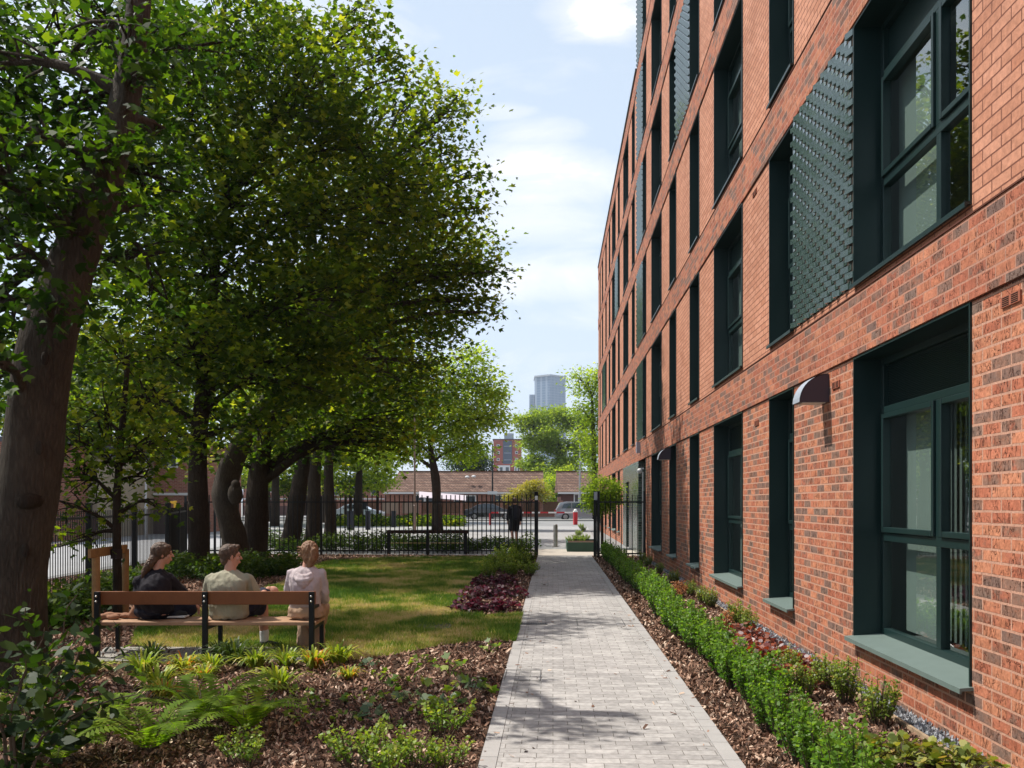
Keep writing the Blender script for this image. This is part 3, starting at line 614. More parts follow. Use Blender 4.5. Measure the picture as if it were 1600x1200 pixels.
def tree(name, label, base, trunk, clumps, lm, leaf, dens, group='trees', bark=BARK, cat='tree', shape=LEAFD, seed=1, twigs=True, spread=.28, per=14, limbs=True, fork=None, gap=.25, sides=9, up=.5, extra=None, jit=.06, bias=0):
    """trunk: [(x,y,z,r)...] world; clumps: [(centre, (rx,ry,rz))...]; dens: twigs per cubic metre-ish"""
    rng = np.random.default_rng(seed); base = Vector(base)
    root = empty(name, base, label, cat, group)
    mb = MB(); pr = random.Random(seed)
    tp = [Vector(t[:3])-base for t in trunk]; tr = [t[3] for t in trunk]
    # smooth the trunk axis
    P_, R_ = [], []
    for i in range(len(tp)-1):
        for k in range(4):
            s = k/4; P_.append(tp[i].lerp(tp[i+1], s)); R_.append(tr[i]*(1-s)+tr[i+1]*s)
    P_.append(tp[-1]); R_.append(tr[-1])
    for it in range(2): P_ = [P_[0]] + [(P_[i-1]+P_[i]*2+P_[i+1])/4 for i in range(1, len(P_)-1)] + [P_[-1]]
    mb.tube(P_, R_, sides+3, jit=jit, rng=pr)
    Cs, Ds, Rn = [], [], []
    for ci, (c, rad) in enumerate(clumps):
        c = Vector(c)-base; vol = rad[0]*rad[1]*rad[2]; ntw = max(6, int(dens*vol**(.8)))
        C, D, tips = clump_leaves(c, rad, ntw, per, spread, rng, gap=gap); Cs.append(C); Ds.append(D)
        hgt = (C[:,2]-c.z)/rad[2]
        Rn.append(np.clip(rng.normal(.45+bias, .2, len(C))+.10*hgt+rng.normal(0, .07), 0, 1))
        if limbs:
            zt = c.z - .35*Vector((c.x, c.y, 0)).length - rad[2]*.2
            j = min(range(len(P_)), key=lambda q: abs(P_[q].z - max(zt, P_[0].z + (P_[-1].z-P_[0].z)*.35)))
            r0 = min(R_[j]*.62, .028*(c-P_[j]).length+.03); lp = limb_path(P_[j], c, pr)
            mb.tube(lp, [r0*(1-.72*i/(len(lp)-1)) for i in range(len(lp))], 6, caps=False)
            if twigs:
                for q in range(min(len(tips), 26)):
                    tp_ = Vector(tips[rng.integers(len(tips))]); s = lp[pr.choice([3, 4, 5, 6])]
                    l2 = limb_path(s, tp_, pr, 4, .05); mb.tube(l2, [r0*.26*(1-.7*i/4)+.004 for i in range(5)], 4, caps=False)
    tk = mb.build('trunk', bark, root, smooth=True, fix=False)
    C = np.concatenate(Cs); D = np.concatenate(Ds); rn = np.concatenate(Rn)
    leaves('crown', C, leaf, lm, root, shape=shape, D=D, rnd=rn, rng=rng, up=up)
    return root
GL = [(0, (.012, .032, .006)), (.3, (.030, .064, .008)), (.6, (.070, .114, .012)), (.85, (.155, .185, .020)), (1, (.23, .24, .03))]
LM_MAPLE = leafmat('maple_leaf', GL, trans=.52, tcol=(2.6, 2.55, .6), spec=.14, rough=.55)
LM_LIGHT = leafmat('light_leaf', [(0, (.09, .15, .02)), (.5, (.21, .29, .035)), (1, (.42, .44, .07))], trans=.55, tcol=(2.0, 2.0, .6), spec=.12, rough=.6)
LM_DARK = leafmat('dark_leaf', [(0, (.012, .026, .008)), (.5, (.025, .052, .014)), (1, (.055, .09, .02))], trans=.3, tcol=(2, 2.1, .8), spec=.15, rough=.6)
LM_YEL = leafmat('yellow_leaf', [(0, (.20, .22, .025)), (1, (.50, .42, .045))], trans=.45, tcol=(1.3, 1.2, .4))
LM_FEATH = leafmat('feathery_leaf', [(0, (.12, .19, .03)), (.6, (.24, .32, .05)), (1, (.40, .42, .08))], trans=.5, tcol=(1.7, 1.7, .7), spec=.12, rough=.6)
def cl(px, py, zc, rp, ry=None, rd=None):
    """clump whose centre sits at a surveyed sight line; rp in photo pixels at that distance"""
    r = rp/F*zc; return (P(px, py, zc), (r, rd if rd else r, (ry/F*zc) if ry else r*.85))
def tk(*a): return [(*P(px, py, zc), w/2/F*zc) for px, py, zc, w in a]
def gz(px, zc): return P(px, 785+H*F/zc, zc)
# --- the row of maples: crowns together form the long dark mass on the left
def basetrunk(px, zc, w, top, lean=0, z0=None):
    y0 = 785+H*F/zc
    return tk((px-lean*.2, y0+2, zc, w*1.35), (px, y0-25, zc, w*1.05), (px+lean*.4, (y0+top)/2, zc, w), (px+lean, top, zc, w*.8))
tree('maple_tree', 'dark straight trunked maple, first of the row beyond the bench', gz(310, 19.7),
     basetrunk(310, 19.7, 32, 690) + tk((318, 600, 19.9, 24), (330, 480, 20, 18), (345, 330, 20, 12)),
     [cl(300, 545, 19, 110, 70), cl(420, 590, 19.4, 110, 60), cl(330, 430, 19, 140, 100), cl(470, 470, 19, 130, 95), cl(380, 310, 19.5, 150, 100), cl(250, 330, 18.5, 110, 110),
      cl(520, 340, 20, 125, 95), cl(430, 200, 20, 130, 85), cl(300, 190, 19, 120, 90), cl(560, 230, 20.5, 95, 75), cl(400, 95, 20, 110, 70), cl(530, 130, 21, 50, 60), cl(470, 50, 20, 50, 45), cl(575, 40, 20.5, 16, 14), cl(605, 85, 20.5, 16, 13), cl(560, 10, 20.5, 14, 12), cl(545, 70, 20.3, 18, 16), cl(630, 120, 20.8, 20, 16), cl(200, 470, 19.5, 90, 90), cl(230, 620, 20, 70, 60), cl(250, 690, 20.5, 55, 34), cl(330, 640, 20.3, 70, 50), cl(180, 600, 19, 60, 60), cl(620, 300, 21, 80, 70), cl(480, 140, 19, 90, 80), cl(350, 30, 19, 130, 60), cl(250, 100, 18.5, 90, 80), cl(480, 560, 20, 90, 60), cl(300, 690, 19.2, 60, 28), cl(420, 668, 19.2, 60, 28), cl(230, 560, 19, 60, 50)],
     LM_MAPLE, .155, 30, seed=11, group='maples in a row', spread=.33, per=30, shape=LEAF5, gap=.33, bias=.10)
tree('maple_tree', 'maple with a burl on its twisted pale trunk, second of the row', gz(350, 22.6),
     tk((366, 884, 22.6, 54), (366, 850, 22.6, 40), (358, 810, 22.6, 35), (350, 770, 22.6, 38), (357, 730, 22.6, 36), (385, 680, 22.6, 28), (440, 590, 22.7, 24), (500, 470, 23, 16)),
     [cl(600, 330, 23.5, 110, 85), cl(650, 230, 23.5, 75, 55), cl(660, 430, 24, 105, 75), cl(560, 450, 22.5, 120, 85), cl(600, 560, 23, 85, 55), cl(500, 590, 22.5, 90, 50), cl(500, 250, 23, 110, 90), cl(685, 190, 23.5, 32, 34), cl(712, 425, 24, 38, 34), cl(728, 470, 24, 24, 20), cl(690, 330, 24, 56, 44), cl(620, 160, 23.5, 28, 34), cl(745, 412, 24, 24, 20), cl(715, 150, 23.5, 18, 12), cl(700, 175, 23.5, 20, 12), cl(655, 140, 23.5, 16, 18), cl(740, 325, 24, 18, 18), cl(768, 425, 24, 16, 11), cl(748, 488, 24, 16, 11), cl(735, 275, 23.8, 24, 18), cl(690, 240, 23.5, 40, 24)],
     LM_MAPLE, .155, 27, seed=12, group='maples in a row', bark=BARKN, spread=.38, per=30, shape=LEAF5, jit=.10, gap=.30, bias=.10)
b = MB(); q = P(372, 772, 22.25); b.sphere(q-Vector((.07, 0, 0)), .19, 14, 10, (1, .8, 1.45)); b.sphere(q+Vector((-.05, -.03, .22)), .12, 12, 8, (1, .8, 1.2)); o = b.build('burl', BARKN, bpy.data.objects['maple_tree.001'], smooth=True); o.location = -Vector(gz(350, 22.6))
tree('maple_tree', 'maple with a black forked trunk, third of the row', gz(398, 24.5),
     basetrunk(398, 24.5, 36, 720, 8) + tk((420, 660, 24.5, 24), (450, 600, 24.7, 18), (500, 520, 25, 12)),
     [cl(400, 640, 24, 90, 45), cl(520, 640, 24.5, 75, 40), cl(640, 500, 25.5, 90, 65), cl(620, 610, 25.5, 68, 40), cl(560, 680, 25, 60, 34), cl(450, 690, 24.8, 55, 28), cl(610, 660, 25.5, 46, 34), cl(660, 590, 26, 46, 40), cl(380, 700, 24.2, 45, 26), cl(520, 700, 25, 50, 24), cl(600, 690, 25, 40, 24), cl(330, 715, 24, 40, 20), cl(700, 390, 26, 70, 60), cl(690, 520, 26, 36, 40)],
     LM_MAPLE, .16, 27, seed=13, group='maples in a row', spread=.36, per=26, shape=LEAF5, bias=.10)
for i, (px, zc, w, ln, lb) in enumerate(((455, 29, 27, 20, 'maple with a thick leaning trunk behind the railings, fourth of the row'), (489, 33, 22, 4, 'slim straight maple behind the railings, fifth of the row'), (516, 37, 17, -3, 'slimmest and farthest maple trunk of the row behind the railings'))):
    k = zc/29
    tree('maple_tree', lb, gz(px, zc), basetrunk(px, zc, w, 720, ln) + tk((px+ln+14, 640, zc, w*.55), (px+ln+40, 560, zc, w*.35)),
         [cl(px+30, 660, zc, 75, 42), cl(px+110, 620, zc, 70, 45), cl(px+70, 560, zc+1, 90, 55), cl(px-60, 640, zc, 70, 45), cl(px+40, 470, zc+1, 90, 60)],
         LM_MAPLE, .17, 24, seed=20+i, group='maples in a row', spread=.4, per=26)
# --- the big near tree at the left edge
tree('plane_tree', 'huge pale barked leaning tree close to the camera at the left edge', gz(60, 7.6),
     tk((6, 1082, 7.6, 165), (10, 1010, 7.6, 112), (22, 900, 7.6, 94), (42, 780, 7.6, 92), (56, 640, 7.6, 84), (78, 520, 7.6, 82), (122, 380, 7.65, 66), (160, 290, 7.7, 60), (192, 180, 7.8, 46), (212, 60, 7.9, 38), (222, -60, 8, 32)),
     [cl(150, 60, 9.0, 60, 50), cl(15, 380, 7.2, 42, 60), cl(-60, 250, 6.8, 70, 90), cl(205, 40, 7.5, 55, 50), cl(198, 120, 7.4, 44, 44), cl(165, 235, 7.3, 38, 34), cl(125, 300, 7.2, 36, 34), cl(80, 470, 7.1, 26, 26),  cl(140, 425, 8.0, 34, 36), cl(-20, 560, 6.8, 45, 80), cl(-10, 100, 7.8, 60, 50), cl(10, 200, 7.4, 40, 50), cl(200, 330, 8.3, 36, 30), cl(240, 210, 9, 40, 36), cl(100, 335, 7.2, 40, 40), cl(60, 210, 7.2, 50, 50), cl(35, 300, 7.3, 40, 45), cl(150, 230, 7.4, 34, 34)],
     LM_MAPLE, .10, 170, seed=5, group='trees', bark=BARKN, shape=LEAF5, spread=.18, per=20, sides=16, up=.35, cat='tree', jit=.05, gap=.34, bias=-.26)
o = bpy.data.objects['plane_tree']; del o['group']
mb = MB(); q = P(36, 782, 7.33)-Vector(gz(60, 7.6)); mb.tube([q+Vector((0, .14, 0)), q+Vector((0, .0, -.01)), q+Vector((0, -.015, -.012))], [.09, .060, .045], 14)
mb.build('branch_scar', BARK, o, smooth=True)
for px, py in ((62, 700), (40, 860), (70, 560), (95, 470)):
    q = P(px, py, 7.36)-Vector(gz(60, 7.6)); mb = MB(); mb.sphere(q, .035, 10, 8, (1, .6, 1.7)); mb.build('bark_knot', BARK, o, smooth=True)
t = tree('maple_tree', 'leafy maple rooted past the left edge whose crown hangs into the top left corner', gz(-150, 13.5),
     basetrunk(-150, 13.5, 50, 640, 20) + tk((-100, 480, 13.5, 34), (-40, 300, 13.5, 24), (40, 120, 13.3, 14)),
     [cl(40, 130, 12.8, 120, 100), cl(180, 140, 12.6, 110, 90), cl(110, 280, 12.8, 110, 80), cl(0, 330, 12.5, 100, 90), cl(220, 270, 13.2, 80, 80), cl(290, 80, 13.4, 90, 80), cl(160, 20, 12.6, 120, 60), cl(-80, 230, 13, 130, 120), cl(20, 470, 12.5, 90, 70), cl(120, 450, 13.2, 60, 60), cl(230, 400, 13.2, 70, 80), cl(-60, 560, 12.5, 100, 80), cl(-20, 20, 13, 130, 90), cl(100, 560, 13.4, 50, 50)],
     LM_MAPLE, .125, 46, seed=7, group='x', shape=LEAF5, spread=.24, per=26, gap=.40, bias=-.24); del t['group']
# --- young staked tree
yt = tree('young_tree', 'slender young tree tied to a wooden stake frame left of the bench', gz(183, 11.5),
     tk((184, 974, 11.5, 15), (183, 880, 11.5, 13), (182, 780, 11.5, 12), (190, 680, 11.5, 10), (200, 560, 11.6, 7)),
     [cl(150, 650, 11.5, 55, 60), cl(215, 700, 11.5, 50, 60), cl(190, 560, 11.6, 70, 70), cl(120, 740, 11.3, 45, 50), cl(245, 620, 11.6, 45, 60), cl(175, 780, 11.5, 45, 35), cl(240, 780, 11.5, 26, 30), cl(130, 845, 11.3, 36, 26), cl(112, 690, 11.3, 40, 44), cl(105, 790, 11.2, 30, 34), cl(225, 745, 11.6, 34, 34), cl(165, 720, 11.4, 44, 40), cl(260, 690, 12, 34, 40)],
     LM_MAPLE, .095, 230, seed=6, group='trees', spread=.14, per=9, shape=LEAF5, bias=.1); del yt['group']
sw = mat('stake_wood', (.36, .20, .085), .75, .2, var=.6, vscale=9, bump=.2, bscale=60)
a, b_ = gz(150, 11.0), gz(196, 12.0); st = empty('tree_stake', a, 'orange brown wooden stake frame holding the young tree', 'tree stake')
for nm, q, top, w in (('post', a, 1.55-(870-785)/F*11.0, .10), ('post', b_, 1.55-(858-785)/F*12, .09)):
    m = MB(); m.tube([q-a, q-a+Vector((0, 0, top))], w/2, 10); m.build(nm, sw, st, smooth=False)
m = MB(); d = b_-a; ang = math.atan2(d.y, d.x); m.cbox((d.x/2, d.y/2-.07, .93), (d.length+.22, .04, .11), rz=ang); m.build('crossbar', sw, st, bevel=.004)
m = MB(); m.tube([gz(183, 11.5)-a+Vector((.0, -.02, .83)), gz(183, 11.5)-a+Vector((0, -.02, .95))], .075, 10); m.build('tie', mat('tie_rubber', (.03, .02, .02), .8, .2), st)
# --- street trees and the far greenery
t = tree('street_tree', 'tree with an open light green crown standing in front of the bungalow', gz(682, 50),
     tk((684, 829, 50, 19), (682, 790, 50, 14), (681, 745, 50, 14), (672, 700, 50, 8), (668, 640, 50, 5)),
     [cl(640, 690, 50, 48, 34), cl(700, 660, 50, 52, 42), cl(745, 640, 50.5, 42, 38), cl(760, 600, 50, 30, 26), cl(735, 575, 50, 26, 28), cl(680, 600, 50, 50, 40), cl(620, 640, 50, 45, 40), cl(725, 700, 51, 40, 24), cl(600, 700, 51, 30, 30), cl(770, 655, 50, 22, 20), cl(745, 550, 50, 16, 14)],
     LM_LIGHT, .22, 34, seed=30, group='x', spread=.42, per=28); del t['group']
t = tree('feathery_tree', 'feathery yellow green tree rising behind the bungalow roofs', gz(880, 125),
     tk((880, 790, 125, 9), (881, 735, 125, 8), (872, 690, 125, 5), (860, 660, 125, 3)),
     [cl(838, 692, 125, 22, 16), cl(818, 664, 125, 15, 11), cl(846, 655, 125, 20, 15), cl(874, 650, 126, 18, 15), cl(900, 662, 125, 20, 18), cl(912, 696, 125, 20, 20), cl(868, 695, 125, 20, 16), cl(832, 722, 124, 18, 14), cl(890, 722, 125, 24, 16), cl(857, 675, 123, 16, 12), cl(805, 655, 125, 8, 6), cl(855, 738, 122, 20, 12)],
     LM_FEATH, .34, 26, seed=31, group='x', spread=.55, per=30, gap=.36); del t['group']
t = tree('garden_tree', 'dark green tree against the far end of the brick building', gz(928, 72),
     tk((930, 807, 72, 9), (928, 700, 72, 7), (925, 620, 72, 4)),
     [cl(915, 600, 72, 22, 22), cl(935, 640, 72, 28, 28), cl(905, 640, 71, 12, 12), cl(925, 690, 72, 28, 28), cl(940, 590, 73, 20, 20), cl(938, 730, 72, 24, 20), cl(897, 588, 71, 8, 9)],
     LM_LIGHT, .22, 34, seed=32, group='x', spread=.45, per=26, bias=-.12); del t['group']
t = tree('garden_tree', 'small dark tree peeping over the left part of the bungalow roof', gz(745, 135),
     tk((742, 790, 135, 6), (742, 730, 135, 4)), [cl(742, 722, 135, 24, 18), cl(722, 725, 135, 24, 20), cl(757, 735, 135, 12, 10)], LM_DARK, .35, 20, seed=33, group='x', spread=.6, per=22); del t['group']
t = tree('yellow_shrub', 'bright yellow shrub growing over the wall by the bungalow', gz(826, 88), tk((826, 810, 88, 4), (826, 780, 88, 3)),
     [cl(818, 768, 88, 18, 10), cl(836, 760, 88, 14, 12), cl(800, 778, 88, 12, 8), cl(848, 775, 88, 12, 9)], LM_YEL, .21, 150, seed=34, group='x', spread=.25, per=12, cat='shrub'); del t['group']
t = tree('topiary_tree', 'round clipped lollipop tree just behind the right gate railings', gz(941, 30), tk((941, 857, 30, 5), (941, 800, 30, 4)),
     [cl(941, 768, 30, 31, 25), cl(927, 780, 30, 18, 18), cl(958, 776, 30, 17, 16), cl(940, 792, 30, 22, 12)], LM_LIGHT, .07, 900, seed=35, group='x', spread=.10, per=14, cat='tree', gap=.05, bias=-.25); del t['group']
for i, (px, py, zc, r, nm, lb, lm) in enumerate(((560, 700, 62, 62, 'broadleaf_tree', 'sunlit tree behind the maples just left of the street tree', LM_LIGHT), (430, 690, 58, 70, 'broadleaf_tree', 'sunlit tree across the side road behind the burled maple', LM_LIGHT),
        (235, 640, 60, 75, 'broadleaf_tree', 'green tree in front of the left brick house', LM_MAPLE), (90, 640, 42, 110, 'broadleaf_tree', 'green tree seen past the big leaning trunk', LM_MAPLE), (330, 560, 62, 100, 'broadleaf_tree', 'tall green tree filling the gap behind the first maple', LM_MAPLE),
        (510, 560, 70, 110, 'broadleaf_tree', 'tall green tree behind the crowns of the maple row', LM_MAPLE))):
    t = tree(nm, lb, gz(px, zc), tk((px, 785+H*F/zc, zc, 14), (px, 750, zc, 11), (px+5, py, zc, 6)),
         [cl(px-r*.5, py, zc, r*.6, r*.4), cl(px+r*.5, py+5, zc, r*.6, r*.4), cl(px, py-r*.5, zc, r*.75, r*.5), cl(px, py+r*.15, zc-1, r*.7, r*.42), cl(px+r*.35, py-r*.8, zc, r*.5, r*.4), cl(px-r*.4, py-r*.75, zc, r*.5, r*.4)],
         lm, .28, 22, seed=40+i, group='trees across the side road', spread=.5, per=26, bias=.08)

# unseen maples added past the left edge to shade the left side, and low greenery between the bungalows
for i, (x, y, r0) in enumerate(((-10.5, 5.5, 2.6), (-9.8, 1.5, 2.6), (-12.5, 9.5, 2.8))):
    t = tree('maple_tree', ('unseen leafy maple added just outside the left edge to shade the left side', 'unseen leafy maple added left of the camera to shade the left side', 'unseen maple added beyond the boundary railing to shade the left side')[i], (x, y, 0),
         [(x, y, 0, .26), (x+.1, y, 2.5, .2), (x, y+.2, 5, .14), (x, y, 7.5, .07)],
         [(Vector((x+a, y+b_, z)), (r0*.6, r0*.6, r0*.5)) for a, b_, z in ((0, 0, 8.5), (1.4, .5, 7), (-1.2, .8, 7), (.3, -1.5, 7), (.6, 1.6, 6.8), (1.2, -.8, 5.4), (-.5, .3, 5.2))], LM_MAPLE, .2, 12, seed=60+i, group='shade maples added outside the left edge', spread=.4, per=22)
for i, (px, py, w, zc, lb) in enumerate(((866, 762, 15, 108, 'green garden bush filling the gap between the two bungalows'), (852, 752, 10, 112, 'small tree just right of the long bungalow gable'), (884, 745, 14, 118, 'bush behind the second bungalow roof'))):
    t = tree('garden_bush', lb, gz(px, zc), tk((px, 785+H*F/zc, zc, 3), (px, py, zc, 2)), [cl(px, py, zc, w, w*1.3), cl(px-w*.4, py+14, zc, w*.8, w), cl(px+w*.5, py+16, zc, w*.8, w)], LM_LIGHT, .26, 34, seed=70+i, group='x', spread=.4, per=22, cat='bush'); del t['group']

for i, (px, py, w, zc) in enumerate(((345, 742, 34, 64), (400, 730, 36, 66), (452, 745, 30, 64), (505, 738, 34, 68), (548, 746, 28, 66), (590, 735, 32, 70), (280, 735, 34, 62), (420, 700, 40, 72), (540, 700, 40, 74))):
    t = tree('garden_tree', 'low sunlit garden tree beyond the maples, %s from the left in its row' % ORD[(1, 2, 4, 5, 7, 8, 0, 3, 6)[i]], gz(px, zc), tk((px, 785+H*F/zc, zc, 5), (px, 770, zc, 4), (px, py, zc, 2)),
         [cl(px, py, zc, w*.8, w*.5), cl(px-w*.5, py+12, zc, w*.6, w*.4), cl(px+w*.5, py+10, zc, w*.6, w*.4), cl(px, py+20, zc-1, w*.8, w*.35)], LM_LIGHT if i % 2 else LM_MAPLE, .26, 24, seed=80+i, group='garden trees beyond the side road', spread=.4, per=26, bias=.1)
# ------------------------------------------------------------ shrubs and small plants (prototypes, then copies)
def plant(name, label, cat, loc, group=None): return empty(name, loc, label, cat, group)
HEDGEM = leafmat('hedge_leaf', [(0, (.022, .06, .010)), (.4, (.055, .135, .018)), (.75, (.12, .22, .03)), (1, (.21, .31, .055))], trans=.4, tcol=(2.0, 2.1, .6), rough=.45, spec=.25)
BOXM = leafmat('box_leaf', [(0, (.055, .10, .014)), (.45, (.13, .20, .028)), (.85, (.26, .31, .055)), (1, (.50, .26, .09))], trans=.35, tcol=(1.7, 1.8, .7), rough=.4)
def upright_shrub(name, mat_, h, r, nst, leaf, seed, per=30, loc=(0,0,0), label='', cat='shrub', group=None, stemm=TWIG):
    rng = np.random.default_rng(seed); root = plant(name, label, cat, loc, group); mb = MB(); C = []; D = []; rn = []
    for i in range(nst):
        a = rng.uniform(0, 2*np.pi); q = r*math.sqrt(rng.random()); hh = h*rng.uniform(.62, 1.06)*(1-.25*(q/r)**2)
        x0, y0 = .35*q*math.cos(a), .35*q*math.sin(a); x1, y1 = q*math.cos(a), q*math.sin(a)
        mb.tube([(x0, y0, 0), ((x0+x1)/2+rng.normal(0, .006), (y0+y1)/2, hh*.5), (x1, y1, hh)], [.005, .004, .0015], 4, caps=False)
        t = rng.uniform(.12, 1.0, per)**.7; ang = np.arange(per)*2.4+rng.uniform(0, 6); px_ = x0+(x1-x0)*t; py_ = y0+(y1-y0)*t
        C.append(np.stack([px_+rng.normal(0, .010, per), py_+rng.normal(0, .010, per), hh*t+.008], 1)); D.append(np.stack([np.cos(ang), np.sin(ang), np.full(per, .8)], 1))
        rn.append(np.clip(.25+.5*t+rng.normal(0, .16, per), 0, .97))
    mb.build('stems', stemm, root, fix=False)
    leaves('foliage', np.concatenate(C), leaf, mat_, root, shape=LEAFD, D=np.concatenate(D), rnd=np.concatenate(rn), rng=rng, up=.3, droop=0)
    return root
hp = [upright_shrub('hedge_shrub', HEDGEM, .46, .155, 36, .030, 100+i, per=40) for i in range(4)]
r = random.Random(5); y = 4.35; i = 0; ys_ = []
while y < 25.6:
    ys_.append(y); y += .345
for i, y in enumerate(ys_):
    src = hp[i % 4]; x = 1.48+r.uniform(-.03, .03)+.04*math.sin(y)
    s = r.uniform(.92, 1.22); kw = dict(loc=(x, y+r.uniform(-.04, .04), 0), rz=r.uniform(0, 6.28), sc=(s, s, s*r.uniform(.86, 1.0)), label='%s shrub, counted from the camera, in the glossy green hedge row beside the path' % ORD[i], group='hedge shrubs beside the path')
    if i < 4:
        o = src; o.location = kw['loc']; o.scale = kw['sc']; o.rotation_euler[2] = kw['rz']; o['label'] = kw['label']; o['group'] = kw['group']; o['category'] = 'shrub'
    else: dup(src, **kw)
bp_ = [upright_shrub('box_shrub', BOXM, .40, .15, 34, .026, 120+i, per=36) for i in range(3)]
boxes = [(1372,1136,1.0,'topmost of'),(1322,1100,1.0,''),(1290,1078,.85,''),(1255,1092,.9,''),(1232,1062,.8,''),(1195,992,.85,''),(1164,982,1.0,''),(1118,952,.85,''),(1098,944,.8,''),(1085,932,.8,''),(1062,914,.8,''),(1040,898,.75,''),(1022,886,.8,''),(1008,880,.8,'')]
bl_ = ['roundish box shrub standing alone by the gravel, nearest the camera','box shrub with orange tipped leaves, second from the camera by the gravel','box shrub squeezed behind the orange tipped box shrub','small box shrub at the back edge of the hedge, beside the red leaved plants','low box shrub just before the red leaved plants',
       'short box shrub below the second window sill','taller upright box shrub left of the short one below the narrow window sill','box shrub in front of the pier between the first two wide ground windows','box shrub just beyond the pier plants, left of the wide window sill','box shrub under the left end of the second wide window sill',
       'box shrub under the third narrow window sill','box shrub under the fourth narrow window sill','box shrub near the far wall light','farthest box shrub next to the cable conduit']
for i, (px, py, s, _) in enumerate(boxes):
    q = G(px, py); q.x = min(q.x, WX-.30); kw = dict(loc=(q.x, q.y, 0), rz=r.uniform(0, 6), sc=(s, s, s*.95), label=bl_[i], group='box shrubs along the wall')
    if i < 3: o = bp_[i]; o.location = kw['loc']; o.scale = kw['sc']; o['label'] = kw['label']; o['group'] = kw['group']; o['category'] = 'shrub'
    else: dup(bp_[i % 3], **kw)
ORM = leafmat('dried_leaf', [(0, (.30, .11, .03)), (1, (.62, .30, .12))], trans=.3, tcol=(1.2, 1, .8))
q = G(1137, 1000); upright_shrub('dried_shrub', ORM, .36, .09, 26, .022, 140, loc=(q.x, q.y, 0), label='dried out orange brown shrub between the hedge and the wall')
q = G(1062, 935); upright_shrub('dried_shrub', ORM, .3, .16, 26, .026, 141, loc=(q.x, q.y, 0), label='low withered brown shrub behind the far part of the hedge')
# heuchera: rounded lobed leaves in a low mound
HEUD = leafmat('purple_leaf', [(0, (.025, .008, .014)), (.5, (.065, .016, .03)), (.85, (.12, .028, .05)), (1, (.17, .05, .08))], trans=.25, tcol=(2, .8, .9), rough=.5, spec=.25)
HEUR = leafmat('red_leaf', [(0, (.05, .012, .012)), (.4, (.14, .03, .02)), (.65, (.34, .09, .035)), (.85, (.10, .04, .05)), (1, (.42, .36, .36))], trans=.3, tcol=(1.6, .9, .6), rough=.35, spec=.5)
HEUG = leafmat('lime_leaf', [(0, (.07, .10, .015)), (.5, (.17, .21, .03)), (.85, (.30, .30, .06)), (1, (.40, .26, .08))], trans=.35, tcol=(1.5, 1.5, .6))
ROUND = np.array([(0,0,0),(.32,.05,.04),(.55,.38,.05),(.40,.62,.01),(.42,.85,.0),(.12,.86,.02),(0,1.05,-.06),(-.12,.86,.02),(-.42,.85,.0),(-.40,.62,.01),(-.55,.38,.05),(-.32,.05,.04)])
def mound(name, mt, r_, h, n, leaf, seed, label, loc, group=None, cat='plant', shape=ROUND, stems=True):
    rng = np.random.default_rng(seed); root = plant(name, label, cat, loc, group)
    a = rng.uniform(0, 2*np.pi, n); q = r_*np.sqrt(rng.random(n)); z = h*(1-(q/r_)**2*.75)*rng.uniform(.45, 1.05, n)
    C = np.stack([q*np.cos(a), q*np.sin(a), z], 1); D = np.stack([np.cos(a), np.sin(a), np.zeros(n)], 1)
    if stems:
        mb = MB()
        for i in range(0, n, 2): mb.tube([(C[i][0]*.15, C[i][1]*.15, 0), tuple(C[i])], [.003, .002], 3, caps=False)
        mb.build('stems', TWIG, root, fix=False)
    leaves('foliage', C, leaf, mt, root, shape=shape, D=D, rng=rng, up=.55, droop=.1); return root
P0 = mound('purple_plant', HEUD, .30, .26, 150, .065, 150, '', (0,0,0), cat='plant')
hs_ = [(733,957,1.0,'leftmost dark purple leaved plant beside the lawn'),(757,958,1.0,'dark purple leaved plant at the front middle of its bed'),(784,956,1.0,'dark purple leaved plant at the front, nearest the path'),(742,936,1.0,'purple leaved plant in the second row next to the lawn edge'),(768,933,1.05,'purple leaved plant in the middle of the clump'),
       (800,934,1.0,'purple leaved plant in the second row next to the path'),(757,915,.9,'purple leaved plant at the back of the clump'),(790,914,.95,'purple leaved plant at the back, touching the green plants')]
for i, (px, py, s, lb) in enumerate(hs_):
    q = G(px, py)
    if i == 0: P0.location = (q.x, q.y, 0); P0.scale = (s*.92,)*3; P0['label'] = lb; P0['group'] = 'purple plants beside the lawn'
    else: dup(P0, loc=(q.x, q.y, 0), rz=i*1.3, sc=s*.92, label=lb, group='purple plants beside the lawn')
P1 = mound('red_leaved_plant', HEUR, .26, .20, 130, .062, 151, '', (0,0,0))
hr = [(1150,1018),(1178,1012),(1196,1030),(1172,1036),(1215,1046),(1246,1052),(1208,1064),(1236,1074),(1160,1002)]
lr = ['red and white leaved plant nearest the dried orange shrub','red leaved plant below the two upright box shrubs','red leaved plant next to the gravel under the narrow window','red leaved plant at the hedge side of the patch','red leaved plant in the middle of the patch',
      'silvery red leaved plant by the gravel at the near end','red leaved plant touching the hedge at the near end','red leaved plant nearest the camera in its patch','red leaved plant farthest up the patch, behind the dried shrub']
for i, (px, py) in enumerate(hr):
    q = G(px, py)
    if i == 0: P1.location = (q.x, q.y, 0); P1['label'] = lr[0]; P1['group'] = 'red leaved plants by the wall'
    else: dup(P1, loc=(min(q.x, WX-.25), q.y, 0), rz=i*1.1, sc=.85+.06*(i % 5), label=lr[i], group='red leaved plants by the wall')
P2 = mound('lime_plant', HEUG, .26, .18, 150, .055, 152, '', (0,0,0))
hg = [(1405,1195,'lime green leafy plant at the bottom edge, left one'),(1470,1198,'lime green leafy plant at the bottom edge by the gravel'),(1345,1192,'lime green leafy plant half under the nearest hedge shrub'),(1525,1215,'lime green leafy plant at the bottom right under the brick wall')]
